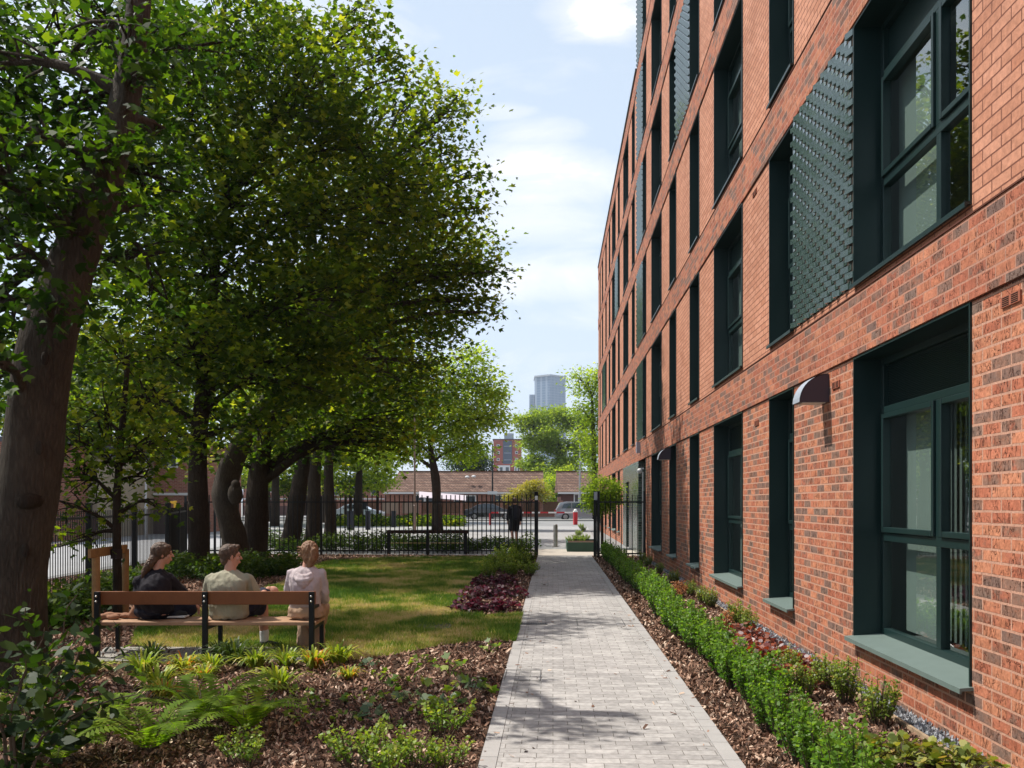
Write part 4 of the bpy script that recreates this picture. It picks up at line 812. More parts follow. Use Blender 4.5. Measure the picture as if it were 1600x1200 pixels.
for i, (px, py, lb) in enumerate(hg):
    q = G(px, py)
    if i == 0: P2.location = (q.x, q.y, 0); P2['label'] = lb; P2['group'] = 'lime green plants'
    else: dup(P2, loc=(min(q.x, WX-.25), q.y, 0), rz=i*2.1, sc=.9, label=lb, group='lime green plants')
# strappy grass tussocks in front of the bench
STRAP = leafmat('strap_leaf', [(0, (.10, .19, .02)), (.5, (.28, .36, .04)), (.8, (.48, .46, .06)), (1, (.55, .19, .03))], trans=.4, tcol=(1.5, 1.5, .5), rough=.45)
STRAPD = leafmat('strap_leaf_dark', [(0, (.02, .045, .012)), (.7, (.06, .10, .02)), (1, (.16, .17, .04))], trans=.3, tcol=(1.5, 1.5, .5))
def tussock(name, mt, h, n, seed, redden=0, wid=.012):
    rng = np.random.default_rng(seed); root = plant(name, '', 'ornamental grass', (0,0,0)); V = []; rn = []
    for i in range(n):
        a = rng.uniform(0, 6.28); L = h*rng.uniform(.7, 1.3); sp = rng.uniform(.25, 1.0); w = wid*rng.uniform(.7, 1.2); pr = []
        r0 = .05*rng.random(); ca, sa = math.cos(a), math.sin(a)
        c = rng.random()*.8+ (redden if rng.random() < .35 else 0)
        for k in range(6):
            t = k/5; d = r0+L*sp*t*.9; z = L*(t*1.35-t*t*(.55+.55*sp)); ww = w*(1-t**2.2)+.0006; pr.append(((d*ca-sa*ww, d*sa+ca*ww, z), (d*ca+sa*ww, d*sa-ca*ww, z+.001)))
        for k in range(5): V.append((pr[k][0], pr[k][1], pr[k+1][1], pr[k+1][0])); rn.append(min(c+.12*k/5, 1))
    fastmesh('blades', np.array(V), 4, mt, root, rnd=np.array(rn)); return root
tg = [tussock('grass_tussock', STRAP, .26, 90, 160), tussock('grass_tussock', STRAP, .24, 90, 161, .5), tussock('grass_tussock', STRAPD, .34, 90, 162)]
tl = [(222,1056,0,1.15,'large yellow green tussock under the left half of the bench slab'),(248,1078,0,1.1,'yellow green tussock just in front of the large one'),(288,1050,1,1.0,'tussock with orange tips in front of the slab centre left'),(330,1052,0,1.0,'yellow tussock in front of the middle bench leg'),
      (318,1062,1,.8,'small reddish tussock right below the middle bench leg'),(367,1040,2,1.0,'tall dark green tussock right of the middle bench leg'),(400,1046,0,1.05,'lime tussock under the seated man'),(446,1043,0,1.0,'lime tussock left of the right bench end'),(490,1045,1,1.15,'orange tipped tussock at the right bench leg'),(528,1038,0,1.15,'long leaved tussock right of the bench'),
      (435,1080,0,1.15,'bright yellow tussock standing alone in the bark'),(300,1098,1,.8,'orange tinged tussock in the bark left of the ferns'),(258,1092,1,.9,'orange tinged tussock nearest the dark foliage'),(140,1056,0,1.0,'tussock at the left end of the slab'),(545,1062,1,.7,'small orange tussock right of the bright yellow one'),(345,1034,2,.8,'short dark tussock on the slab edge by the middle leg'),(238,1036,2,.8,'short dark tussock at the slab edge below the seated woman in black')]
for i, (px, py, k, s, lb) in enumerate(tl):
    q = G(px, py); kw = dict(loc=(q.x, q.y, 0), rz=i*.9, sc=s, label=lb, group='grass tussocks in front of the bench')
    first = i in (0, 2, 5)
    if first: o = tg[k]; o.location = kw['loc']; o.scale = (s,)*3; o['label'] = lb; o['group'] = kw['group']
    else: dup(tg[k], **kw)
# ferns
FERNM = leafmat('fern_leaf', [(0, (.08, .15, .014)), (.5, (.16, .25, .025)), (1, (.30, .36, .05))], trans=.5, tcol=(1.7, 1.8, .5), spec=.1, rough=.6)
def fern(name, n, L, seed, mt=FERNM, label='', cat='fern'):
    rng = np.random.default_rng(seed); root = plant(name, label, cat, (0,0,0)); V = []; rn = []; mb = MB()
    for i in range(n):
        a = i*2.4+rng.uniform(-.3, .3); l = L*rng.uniform(.7, 1.15); sp = rng.uniform(.55, 1.0); ca, sa = math.cos(a), math.sin(a); pts = []; nn = 20; c = rng.random()
        for k in range(nn+1):
            t = k/nn; d = l*sp*t; z = l*(1.15*t-(.55+.4*sp)*t*t); pts.append(Vector((d*ca, d*sa, z+.01)))
        mb.tube(pts[::4], [.003, .0025, .002, .0015, .001, .0008][:len(pts[::4])], 4, caps=False)
        for k in range(2, nn):
            t = k/nn; w = l*.30*math.sin(math.pi*min(1, t*1.02+.05))**.8*(1.05-t*.55); tg_ = (pts[k+1]-pts[k]).normalized()
            for s in (-1, 1):
                sd = Vector((-sa*s, ca*s, -.15)); d = (sd+tg_*.45).normalized(); b0 = pts[k]; wd = tg_*l*.021
                V.append((tuple(b0-wd), tuple(b0+d*w*.5-wd*1.1), tuple(b0+d*w), tuple(b0+d*w*.5+wd*1.1))); rn.append(np.clip(c*.6+rng.random()*.4, 0, 1))
    mb.build('stems', TWIG, root, fix=False); fastmesh('fronds', np.array(V), 4, mt, root, rnd=np.array(rn)); return root
fp = [fern('fern', 13, .42, 170), fern('fern', 11, .36, 171)]
fl = [(318,1135,0,1.6,'largest fern in the middle of the bark bed left of the path'),(385,1150,1,1.6,'fern right in front of the largest one'),(235,1180,0,1.4,'fern at the bottom below the dark hanging leaves'),(140,1150,1,1.0,'shaded fern below the big tree trunk'),(95,1195,0,1.2,'fern in the bottom left corner'),(180,1120,1,.9,'small shaded fern behind the corner fern')]
for i, (px, py, k, s, lb) in enumerate(fl):
    q = G(px, py); 
    if i < 2: o = fp[i]; o.location = (q.x, q.y, 0); o.scale = (s,)*3; o['label'] = lb; o['group'] = 'ferns in the bark bed'
    else: dup(fp[k], loc=(q.x, q.y, 0), rz=i*1.7, sc=s, label=lb, group='ferns in the bark bed')
# leafy seedlings and bushy cut-leaved plants
LOWM = leafmat('low_plant_leaf', [(0, (.06, .13, .015)), (.5, (.14, .23, .028)), (.85, (.26, .33, .045)), (1, (.40, .38, .07))], trans=.4, tcol=(1.6, 1.7, .6))
GREYM = leafmat('grey_green_leaf', [(0, (.06, .11, .05)), (.6, (.14, .20, .10)), (1, (.36, .40, .28))], trans=.3, tcol=(1.4, 1.5, .9))
cut = [upright_shrub('cut_leaved_plant', LOWM, .27, .20, 16, .026, 180+i, per=40) for i in range(2)]
cc = [(560,1200,0,1.1,'bushy cut leaved plant at the bottom edge left of centre'),(610,1215,1,1.1,'cut leaved plant at the bottom edge under the fern'),(690,1150,1,1.15,'tall airy cut leaved plant near the path edge'),(650,1205,0,.85,'cut leaved plant at the bottom between its two neighbours'),(385,1195,1,.9,'leafy plant at the bottom left of centre'),(12,1130,0,1.3,'dark leafy plant at the foot of the big trunk'),(60,1090,1,1.3,'shaded leafy plant right of the big trunk foot'),(700,1205,1,.8,'small cut leaved plant nearest the path at the bottom')]
for i, (px, py, k, s, lb) in enumerate(cc):
    q = G(px, py)
    if i in (0, 1): o = cut[k]; o.location = (q.x, q.y, 0); o.scale = (s,)*3; o['label'] = lb; o['group'] = 'cut leaved plants in the bark'; o['category'] = 'plant'
    else: dup(cut[k], loc=(q.x, q.y, 0), rz=i*1.7, sc=s, label=lb, group='cut leaved plants in the bark')
sd = [mound('seedling', LOWM, .12, .15, 20, .065, 190, '', (0,0,0), shape=LEAF5), mound('seedling', GREYM, .13, .10, 24, .07, 191, '', (0,0,0), shape=ROUND)]
sl = [(640,1075,0,1.2),(702,1052,0,1.2),(735,1088,0,1.3),(597,1062,0,.8),(578,1042,1,.7),(645,1096,1,.9),(660,1040,0,.9),(612,1098,0,.9),(733,1075,1,.9),(470,1092,0,.8),(495,1110,0,.9),(560,1100,0,.9),(765,1018,0,.9),(540,1130,0,.7),(470,1130,0,.9),(580,1120,1,.8),(610,1140,0,.7),(665,1115,0,.8),(700,1104,1,.8),(420,1110,0,.9)]
for i, (px, py, k, s) in enumerate(sl):
    q = G(px, py); lb = ('small grey green' if k else 'small fresh green') + ' leafy plant, %s from the left of those dotted over the bark' % ORD[sorted(range(len(sl)), key=lambda j: sl[j][0]).index(i)]
    if i in (0, 4): o = sd[k]; o.location = (q.x, q.y, 0); o.scale = (s,)*3; o['label'] = lb; o['group'] = 'small plants in the bark'
    else: dup(sd[k], loc=(q.x, q.y, 0), rz=i*1.7, sc=s, label=lb, group='small plants in the bark')
# bank of low planting behind the bench, along the railings, and at the lawn corner by the gate
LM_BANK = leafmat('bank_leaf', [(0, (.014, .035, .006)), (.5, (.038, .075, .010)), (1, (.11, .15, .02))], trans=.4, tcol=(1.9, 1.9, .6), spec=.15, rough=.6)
bk = [upright_shrub('low_shrub', LM_SH, .62, .42, 44, .055, 200+i, per=34) for i, LM_SH in enumerate((LM_BANK, LOWM))]
bankpos = []
rr = random.Random(9)
for px in range(262, 470, 13): bankpos.append((px, 895-(px-262)*.02+rr.uniform(-4, 14), 0, 'low dark shrub in the bank behind the bench'))
for px in range(330, 460, 14): bankpos.append((px, 912-(px-330)*.12+rr.uniform(-4, 4), 0, ''))
for px in range(420, 830, 12): bankpos.append((px, 866-rr.uniform(2, 10), 0, ''))
for px in range(415, 720, 16): bankpos.append((px, 852-rr.uniform(0, 8), 1 if px > 520 else 0, ''))
for px in range(60, 300, 11): bankpos.append((px, 992-(px-60)*.42+rr.uniform(-8, 6), 0, ''))
gate = [(790,880,1,.8),(808,890,1,.8),(795,902,1,.7),(822,884,0,.7),(778,892,1,.7),(765,904,1,.6),(812,876,0,.8),(828,900,1,.55)]
bc = []
for i, (px, py, k, _) in enumerate(bankpos):
    q = G(px, py); s = rr.uniform(.6, 1.0); n_ = 260; v_ = R.normal(0, 1, (n_, 3)); v_ /= np.linalg.norm(v_, axis=1)[:,None]; v_ *= (R.random(n_)**.4)[:,None]
    bc.append(np.array((q.x, q.y, .06))+np.abs(v_*np.array((0, 0, .55*s)))+v_*np.array((.42*s, .42*s, 0)))
bc = np.concatenate(bc)
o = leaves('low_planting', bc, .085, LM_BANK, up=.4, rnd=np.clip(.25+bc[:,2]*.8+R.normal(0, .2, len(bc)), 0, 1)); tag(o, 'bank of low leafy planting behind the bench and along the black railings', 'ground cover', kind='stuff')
bk[0].location = (*G(815, 893).xy, 0); bk[0].scale = (.6,)*3; tag(bk[0], 'darker low shrub at the near corner of the planting before the gate', 'shrub')
bk[1].location = (*G(771, 893).xy, 0); bk[1].scale = (.65,)*3; tag(bk[1], 'fresh green shrub at the lawn side of the planting before the gate', 'shrub')
for i, (px, py, k, s) in enumerate(gate):
    q = G(px, py); dup(bk[k], loc=(q.x, q.y, 0), rz=i, sc=s, label='fresh green shrub, %s from the left beside the path just before the gate' % ORD[sorted(range(8), key=lambda j: gate[j][0]).index(i)], group='shrubs by the gate')
# broad-leaved foreground branches at the lower left, leaf colour darkened in place of shade
FORE = leafmat('foreground_leaf', [(0, (.008, .020, .004)), (.6, (.020, .044, .008)), (1, (.05, .085, .014))], trans=.4, tcol=(2, 2.1, .6), rough=.5, spec=.2)
def spray(px0, py0, z0, pts, seed, label):
    rng = np.random.default_rng(seed); base = P(px0, py0, z0); base.z = 0; root = plant('leafy_shrub', label, 'shrub', base, 'broad leaved shrubs by the big trunk'); mb = MB(); C = []; D = []
    for (px, py, zc) in pts:
        e = P(px, py, zc)-base; lp = limb_path((0, 0, 0), e, random.Random(seed), 6, .18); mb.tube(lp, [.012, .010, .008, .007, .005, .004, .003], 5, caps=False)
        for t in np.linspace(.35, 1, 13):
            i = min(int(t*6), 5); q = lp[i].lerp(lp[i+1], t*6-i)
            for _ in range(3): C.append(tuple(q+Vector(rng.normal(0, .06, 3)))); D.append(tuple(rng.normal(0, 1, 3)+np.array((.4, 0, 0))))
    mb.build('stems', TWIG, root, fix=False); leaves('foliage', np.array(C), .085, FORE, root, shape=LEAFO, D=np.array(D), rng=rng, up=.45)
spray(20, 1190, 4.6, [(215, 1085, 4.7), (190, 1040, 5.0), (110, 1010, 4.8), (70, 980, 4.8), (130, 1110, 4.6), (40, 1030, 4.5)], 301, 'dark broad leaved branch arching right from the big trunk foot')
spray(60, 1200, 5.5, [(120, 930, 5.6), (60, 1060, 5.2), (160, 970, 5.8), (40, 950, 5.4), (110, 1120, 5.2)], 302, 'dark leafy shrub standing upright beside the big trunk')
spray(10, 1200, 4.2, [(30, 1080, 4.2), (90, 1160, 4.2), (-30, 1000, 4.2), (60, 1120, 4.2)], 303, 'dark leafy shrub filling the bottom left corner')
# planting beside the green planter beyond the gate
for i, (px, py) in enumerate(((892, 856), (908, 856), (900, 846), (915, 846), (905, 838), (912, 831), (908, 826))):
    q = G(px, py); q.z = .12 if i < 2 else 0; dup(bk[1], loc=tuple(q), rz=i, sc=.5, label='light green shrub, %s from the front in the planting behind the gate' % ORD[i], group='shrubs in and behind the green planter')
# ------------------------------------------------------------ railings, bench, street furniture
def railing(name, a, b, label, h, pitch, posts, parent_group=None, post_h=None, bar=.024, bottom=.14, rail=None, finial=.12, pw=.06):
    a = Vector(a); b = Vector(b); L = (b-a).length; ang = math.atan2(b.y-a.y, b.x-a.x)
    root = empty(name, a, label, 'railings', parent_group, ang); rail = rail or h-finial
    for x in posts:
        m = MB(); m.box(x-pw/2, -pw/2, 0, x+pw/2, pw/2, (post_h or h)); m.box(x-pw/2-.006, -pw/2-.006, (post_h or h), x+pw/2+.006, pw/2+.006, (post_h or h)+.02)
        m.build('post', BLACK, root, bevel=.004)
    for i in range(len(posts)-1):
        m = MB(); x0, x1 = posts[i]+pw/2, posts[i+1]-pw/2
        m.box(x0, -.02, rail-.02, x1, .02, rail+.02); m.box(x0, -.02, bottom-.02, x1, .02, bottom+.02)
        n = max(2, int(round((x1-x0)/pitch))); 
        for k in range(1, n):
            x = x0+(x1-x0)*k/n; m.tube([(x, 0, .05), (x, 0, h-.02), (x, 0, h)], [bar/2, bar/2, bar*.3], 6)
        m.build('railing_panel', BLACK, root, fix=False)
    return root
A = gz(290, 26.3); B = gz(838, 26.1); Lm = (B-A).length; xs = [(px-290)/548*Lm for px in (290, 336, 503, 669, 838)]
railing('black_railing', A, B, 'long black vertical bar railing across the far end of the lawn', 1.77, .131, xs, post_h=1.72, rail=1.56, bar=.032)
g = bpy.data.objects['black_railing']
m = MB(); m.box(Lm-.055, -.05, 0, Lm+.055, .05, 1.86); m.build('gate_post', BLACK, g, bevel=.006)
m = MB(); m.box(Lm-.04, -.062, 1.62, Lm+.04, -.052, 1.74); m.build('latch_plate', mat('steel', (.5,.5,.5)), g)
A = Vector((WX-1.42, 24.9, 0)); B = Vector((WX-.03, 24.75, 0))
gr_ = railing('black_railing', A, B, 'short black railing between the open gateway and the brick wall', 1.77, .15, [0.0, .10, 1.36], post_h=1.84, rail=1.56, pw=.07)
m = MB(); m.box(-.02, -.10, 1.62, .07, -.04, 1.84); m.build('gate_sensor', mat('sensor_pale', (.45, .5, .56), .5, .4), gr_)
# boundary railings on the left, running away from the camera
for A, B, n, lb in ((gz(36, 12.0), gz(262, 20), 3, 'close set dark boundary railing beside the side road, nearer stretch behind the tree stake'), (gz(263.5, 20.06), gz(290, 26.2), 2, 'far stretch of the dark boundary railing behind the first maple trunks')):
  Lb = (B-A).length
  railing('boundary_railing', A, B, lb, 1.42, .105, [Lb*i/n for i in range(n+1)], post_h=1.52, rail=1.30, pw=.09, bar=.015)
# --- bench
RED = mat('bench_board', (.22, .078, .026), .5, .3, var=.6, vscale=5, bump=.12, bscale=50, col2=(.14, .048, .018)); SEATW = mat('bench_seat_wood', (.42, .25, .15), .6, .3, var=.5, vscale=7, bump=.15, bscale=60)
BZ = 8.78; b0 = gz(152, BZ); b1 = gz(487, BZ); bl = (b1-b0).length; bang = math.atan2((b1-b0).y, (b1-b0).x)
bench = empty('park_bench', b0, 'long bench with red brown boards and black metal legs where three people sit', 'bench', None, bang)
D_ = .46
def bxy(x, y): return b0+Matrix.Rotation(bang, 3, 'Z') @ Vector((x, y, 0))
for x in (0, bl*.503, bl):
    m = MB(); m.box(x-.026, -.02, .0, x+.026, .02, .675); m.box(x-.05, -.05, 0, x+.05, .05, .012); m.build('leg', BLACK, bench, bevel=.004)
    m = MB(); m.box(x-.02, D_-.02, 0, x+.02, D_+.02, .335 if x < bl-.1 else .50); m.build('leg', BLACK, bench, bevel=.004)
    m = MB(); m.box(x-.018, .02, .30, x+.018, D_-.02, .335); m.build('seat_bearer', BLACK, bench)
    m = MB()
    for z in (.58, .63): m.sphere((x, -.026, z), .012, 8, 6)
    m.build('bolt', mat('bolt_steel', (.5, .5, .48), .3, .5, 1), bench, smooth=True)
m = MB(); m.box(bl-.025, -.0, .50, bl+.025, D_+.04, .53); m.build('armrest', BLACK, bench, bevel=.006)
for x0, x1 in ((-.03, bl*.503-.003), (bl*.503+.003, bl+.03)):
    m = MB(); m.box(x0, .022, .545, x1, .055, .675); m.build('backrest', RED, bench, bevel=.006)
    for k in range(3):
        m = MB(); m.box(x0, .045+k*.148, .337, x1, .045+k*.148+.142, .372); m.build('seat_slat', SEATW, bench, bevel=.005)
# --- bollard, bins, sign, low rail, planter, barrier, poles
q = gz(868, 31); bo = empty('steel_bollard', q, 'slim pale steel bollard standing in the gateway', 'bollard')
m = MB(); m.tube([(0,0,0),(0,0,.74),(0,0,.78),(0,0,.80)], [.075,.075,.065,.03], 16); m.build('post', mat('brushed_steel', (.50, .46, .42), .35, .5, .7, var=.3, vscale=5), bo)
m = MB(); m.tube([(0,0,.0),(0,0,.03)], .13, 16); m.build('base_ring', MT['brushed_steel'], bo)
DK = mat('dark_bollard', (.010, .012, .022), .5, .4)
for i, (px, py, w, hh, lb) in enumerate(((548, 828, .36, 1.02, 'wide square black bollard, leftmost of the three behind the railing'), (575, 828, .26, 1.02, 'square black bollard, middle one of the three behind the railing'), (615, 824, .26, .98, 'square black bollard, rightmost of the three behind the railing'))):
    q = G(px, py); r_ = empty('square_bollard', q, lb, 'bollard', 'square black bollards'); s = 1.55/1.55
    m = MB(); m.box(-w/2, -w/2, 0, w/2, w/2, hh); m.build('body', DK, r_, bevel=.02)
    m = MB(); m.prism([(-w/2-.01, hh+.002), (w/2+.01, hh+.002), (w/2+.01, hh+.02), (-w/2-.01, hh+.05)], 'x', -w/2-.01, w/2+.01); m.build('cap', DK, r_)
q = G(565, 815); r_ = empty('notice_board', q, 'dark tilted notice board between the two left square bollards', 'notice board', None, .25)
for x in (-.35, .35): m = MB(); m.box(x-.04, -.04, 0, x+.04, .04, 1.15); m.build('leg', DK, r_)
m = MB(); m.prism([(-.08, 1.0), (.12, 1.62), (.18, 1.60), (-.02, .98)], 'x', -.42, .42); m.build('panel', DK, r_)
# low cycle hoop rail seen through the bars
q = G(596, 868.5); q1 = G(727, 868.5); L = (q1-q).length; r_ = empty('low_barrier_rail', q+Vector((0, .9, 0)), 'low dark timber rail on three posts just behind the black railing', 'rail', None, TH)
m = MB(); m.box(0, -.06, .62, L, .06, .72); m.build('top_rail', mat('dark_timber', (.05, .025, .018), .7, .2), r_)
for x in (.05, L*.5, L-.08): m = MB(); m.box(x-.05, -.05, 0, x+.05, .05, .62); m.build('post', BLACK, r_)
m = MB(); m.box(.1, -.02, .32, L-.13, .02, .345); m.build('lower_rail', mat('brass_rail', (.45, .33, .13), .5, .4), r_)
PLM = mat('planter_green', (.028, .075, .045), .5, .4, var=.3, vscale=3)
q = gz(886, 28); r_ = empty('green_planter', q, 'low dark green planter box on the paving beyond the gate', 'planter', None, 0)
m = MB(); m.box(0, 0, 0, 1.0, .03, .30); m.box(0, .03, 0, .03, 2.6, .30); m.box(.97, .03, 0, 1.0, 2.6, .30); m.box(.03, 2.57, 0, .97, 2.6, .30); m.build('box', PLM, r_)
m = MB(); m.box(.03, .03, .0, .97, 2.57, .25); m.build('soil', MULCHB, r_)
# barrier across the car park entrance
q0 = G(899, 820); q1 = G(766, 820.5); rr_ = mat('barrier_red', (.50, .02, .03), .4, .4); wh = mat('barrier_white', (.75, .75, .73), .4, .4)
r_ = empty('barrier', q0, 'red and white striped car park barrier with its red cabinet', 'barrier', None, math.atan2((q1-q0).y, (q1-q0).x)); L = (q1-q0).length
m = MB(); m.box(-.13, -.16, 0, .13, .16, .88); m.build('cabinet', rr_, r_, bevel=.02)
m = MB(); m.box(-.14, -.17, .88, .14, .17, .96); m.sphere((0, 0, .98), .12, 12, 8); m.build('cap', wh, r_)
n = 10
for i in range(n):
    m = MB(); m.box(.19+(L-.19)*i/n, -.04, .80, .19+(L-.19)*(i+1)/n, .04, .90); m.build('boom_section', (wh if i % 2 == 0 else rr_), r_)
m = MB(); m.box(L-.07, -.05, 0, L+.07, .05, .80); m.build('rest_post', rr_, r_)
def pole(px, zc, top, w, label, arm=None, plate=None, colr=(.12, .12, .12)):
    q = gz(px, zc); hgt = H+(785-top)/F*zc; r_ = empty('street_lamp' if arm else 'pole', q, label, 'street lamp' if arm else 'pole'); mm = mat('pole_%d' % px, colr, .5, .4)
    m = MB(); m.tube([(0,0,0),(0,0,1.4),(0,0,1.42),(0,0,hgt)], [w*1.4,w*1.4,w,w*.6], 8); m.build('column', mm, r_, fix=False)
    if arm:
        m = MB(); m.tube([(0,0,hgt-.02),(arm*.4,0,hgt+.12),(arm,0,hgt+.16)], w*.5, 6); m.build('arm', mm, r_, fix=False)
        m = MB(); m.sphere((arm+.25, 0, hgt+.15), .3, 10, 6, (1, .45, .3)); m.build('lamp_head', mat('lamp_head', (.35, .36, .36), .4, .4), r_)
    if plate: m = MB(); m.box(-.45, -.12, plate, .45, -.08, plate+.3); m.build('plate', mat('white_plate', (.7, .7, .7), .5, .3), r_)
pole(648, 44, 616, .055, 'tall thin rusty grey street lamp in front of the street tree', arm=.9, colr=(.20, .14, .11))
pole(769.5, 84, 693, .09, 'black pole with a small white plate in front of the bungalow', plate=2.3, colr=(.01, .01, .012))
pole(906, 84, 690, .10, 'grey pole in front of the right hand bungalow', colr=(.33, .33, .34))
pole(228, 38, 705, .05, 'pale grey pole by the brick house across the side road', colr=(.45, .45, .46))
# ------------------------------------------------------------ cars
def car(name, label, q, rz, paint, estate=False, length=4.4):
    root = empty(name, q, label, 'car', None, rz); L = length; h = 1.45; w = .86
    if estate: top = [(0,.35),(0,.62),(.04,.90),(.12,1.02),(.38,1.52),(1.0,1.62),(2.4,1.60),(3.0,1.42),(3.45,1.02),(4.15,.90),(4.4,.68),(4.4,.32)]
    else: top = [(0,.40),(0,.70),(.06,.92),(.55,1.00),(1.15,1.36),(1.75,1.45),(2.35,1.42),(2.95,1.18),(3.3,.98),(4.1,.84),(4.4,.62),(4.4,.32)]
    k = L/4.4
    mm = mat('car_paint_'+name, paint, .28, .5, .3, coat=.8)
    def arch(cx): return [(cx+.36*math.cos(a), .30+.36*math.sin(a)) for a in np.linspace(0, math.pi, 8)]
    prof = [(x*k, z) for x, z in top] + arch(3.5*k) + [(2.9*k, .22), (1.4*k, .22)] + arch(.85*k)
    prof = [(x, z) for x, z in top] ; prof = [(x*k, z) for x, z in top] + [(4.2*k, .22)] + [(3.5*k+.36*math.cos(a), .25+.36*math.sin(a)) for a in np.linspace(0, math.pi, 8)] + [(.85*k+.36*math.cos(a), .25+.36*math.sin(a)) for a in np.linspace(0, math.pi, 8)] + [(.15, .25)]
    n = len(prof); me = MB(); rings = []
    for yy, ins in ((-w, .0), (-w+.05, .0), (w-.05, .0), (w, .0)):
        ring = []
        for x, z in prof:
            t = max(0, (z-.9)/.6); s = 1-.20*t; e = .02 if abs(yy) == w else 0
            ring.append((x+(L/2-x)*e*.5, yy*s, z-e*.5 if z > .9 else z))
        rings.append(ring)
    vs = [p for r_ in rings for p in r_]; fs = [tuple(range(n-1, -1, -1)), tuple(3*n+i for i in range(n))]
    for j in range(3): fs += [(j*n+i, j*n+(i+1) % n, (j+1)*n+(i+1) % n, (j+1)*n+i) for i in range(n)]
    me.add(vs, fs); me.build('body', mm, root)
    gm = mat('car_glass', (.03, .04, .05), .06, .8)
    for s in (-1, 1):
        def sp(x, z): return (x*k, s*(w*(1-.20*max(0, (z-.9)/.6))+.006), z)
        if estate: ws = [[(.55,1.05),(.72,1.42),(1.35,1.50),(1.35,1.05)],[(1.42,1.05),(1.42,1.50),(2.3,1.50),(2.3,1.05)],[(2.37,1.05),(2.37,1.49),(2.85,1.36),(3.2,1.05)]]
        else: ws = [[(.95,1.02),(1.25,1.28),(1.7,1.37),(1.7,1.02)],[(1.76,1.02),(1.76,1.38),(2.3,1.36),(2.8,1.14),(2.95,1.02)]]
        for wv in ws:
            m = MB(); pts = [sp(*p) for p in wv]; pb = [(x, y-s*.01, z) for x, y, z in pts]; nn = len(pts)
            m.add(pts+pb, [tuple(range(nn)), tuple(range(2*nn-1, nn-1, -1))]+[(i, (i+1) % nn, (i+1) % nn+nn, i+nn) for i in range(nn)]); m.build('side_window', gm, root)
        for cx in (.85*k, 3.5*k):
            m = MB(); m.tube([(cx, s*(w-.20), .31), (cx, s*(w+.01), .31)], .31, 18); t = m.build('wheel', mat('tyre', (.015, .015, .015), .85, .2), root)
            m = MB(); m.tube([(cx, s*(w-.0), .31), (cx, s*(w+.02), .31)], .20, 12); m.build('rim', mat('rim', (.35, .35, .36), .35, .5, .8), t)
        m = MB(); m.box(4.33*k, min(s*.45, s*.8), .62, 4.41*k, max(s*.45, s*.8), .76); m.build('headlight', mat('headlight', (.75, .75, .75), .15, .6), root)
        m = MB(); m.box(-.012, min(s*.5, s*.84), .72, .06, max(s*.5, s*.84), .92); m.build('tail_light', mat('tail_light', (.45, .03, .03), .25, .6), root)
    return root
c = car('black_car', 'black saloon car parked in front of the bungalow fence', gz(726, 80)+Vector((0, 0, 0)), TH, (.012, .013, .02), length=4.6)
c = car('silver_car', 'silver grey estate car behind the barrier, cut off by the round tree', gz(867, 78), TH, (.28, .28, .31), estate=True, length=4.5)
c = car('white_car', 'pale blue white car glimpsed between the far trunk and the notice board', gz(522, 76), TH, (.55, .62, .72), length=4.2)
# ------------------------------------------------------------ bungalows, fence, far buildings
TILE = brickmat('roof_tile', [(0, (.14, .078, .058)), (.5, (.19, .11, .08)), (1, (.25, .155, .115))], (.07, .045, .035), bw=.30, rh=.30, ms=.035, bump=.8, offset=0)
HB = brickmat('house_brick', [(0, (.22, .075, .05)), (1, (.32, .12, .08))], (.30, .22, .18), bump=.2)
WHITE = mat('white_render', (.62, .61, .60), .8, .2); DARKG = mat('house_glass', (.05, .06, .07), .1, .7); BROWNP = mat('fence_board', (.15, .075, .045), .8, .2, var=.5, vscale=3)
def house(name, label, x0, x1, zc, eave, ridge, depth, doors, hip=0, wallm=HB):
    q = gz(x0, zc); q1 = gz(x1, zc); L = (q1-q).length; root = empty(name, q, label, 'house', 'bungalows across the road', TH)
    ze = H+(785-eave)/F*zc; zr = H+(785-ridge)/F*(zc+depth/2)
    m = MB(); m.box(0, 0, 0, L, depth, ze-.15); m.build('wall', wallm, root)
    m = MB(); vs = [(-.3, -.4, ze-.1), (L+.3, -.4, ze-.1), (L+.3, depth+.4, ze-.1), (-.3, depth+.4, ze-.1), (-.3+hip, depth/2, zr), (L+.3, depth/2, zr)]
    m.add(vs, [(0,1,5,4), (1,2,5), (2,3,4,5), (3,0,4), (3,2,1,0)]); rf = m.build('roof', TILE, root)
    m = MB(); m.box(-.3+hip, depth/2-.12, zr-.03, L+.3, depth/2+.12, zr+.09); m.build('ridge', BROWNP, rf)
    m = MB(); m.box(-.32, -.46, ze-.26, L+.32, -.405, ze-.08); m.build('gutter', WHITE, root)
    for (a, b_, z0, z1, kind) in doors:
        m = MB(); m.box(a, -.05, z0, b_, -.001, z1); o = m.build('window' if kind == 'w' else 'porch_panel', WHITE, root)
        m = MB(); k = max(1, int((b_-a)/.9)); wd = (b_-a)/k
        for i in range(k): m.box(a+i*wd+.12, -.065, z0+.15, a+(i+1)*wd-.12, -.052, z1-.15)
        m.build('glass', DARKG, o)
    return root
hA = house('bungalow', 'long brick bungalow with a brown tiled roof at the end of the view', 604, 846, 96, 768, 737, 7, [(7.2, 9.6, 1.2, 2.35, 'w'), (11.6, 14.6, 1.0, 2.4, 'p'), (3.0, 5.2, 1.2, 2.4, 'w')], hip=1.2)
m = MB(); m.sphere((8.6, .9, 4.3), .24, 8, 6, (1, 1, .6)); m.sphere((9.3, .9, 4.35), .24, 8, 6, (1, 1, .6)); m.build('roof_vent', WHITE, hA)
hB = house('bungalow', 'second brown roofed brick bungalow, cut by the tall building', 876, 960, 96, 768, 737, 7, [(1.4, 2.0, .9, 2.5, 'w')], wallm=mat('purple_brick', (.10, .05, .045), .9, .2))
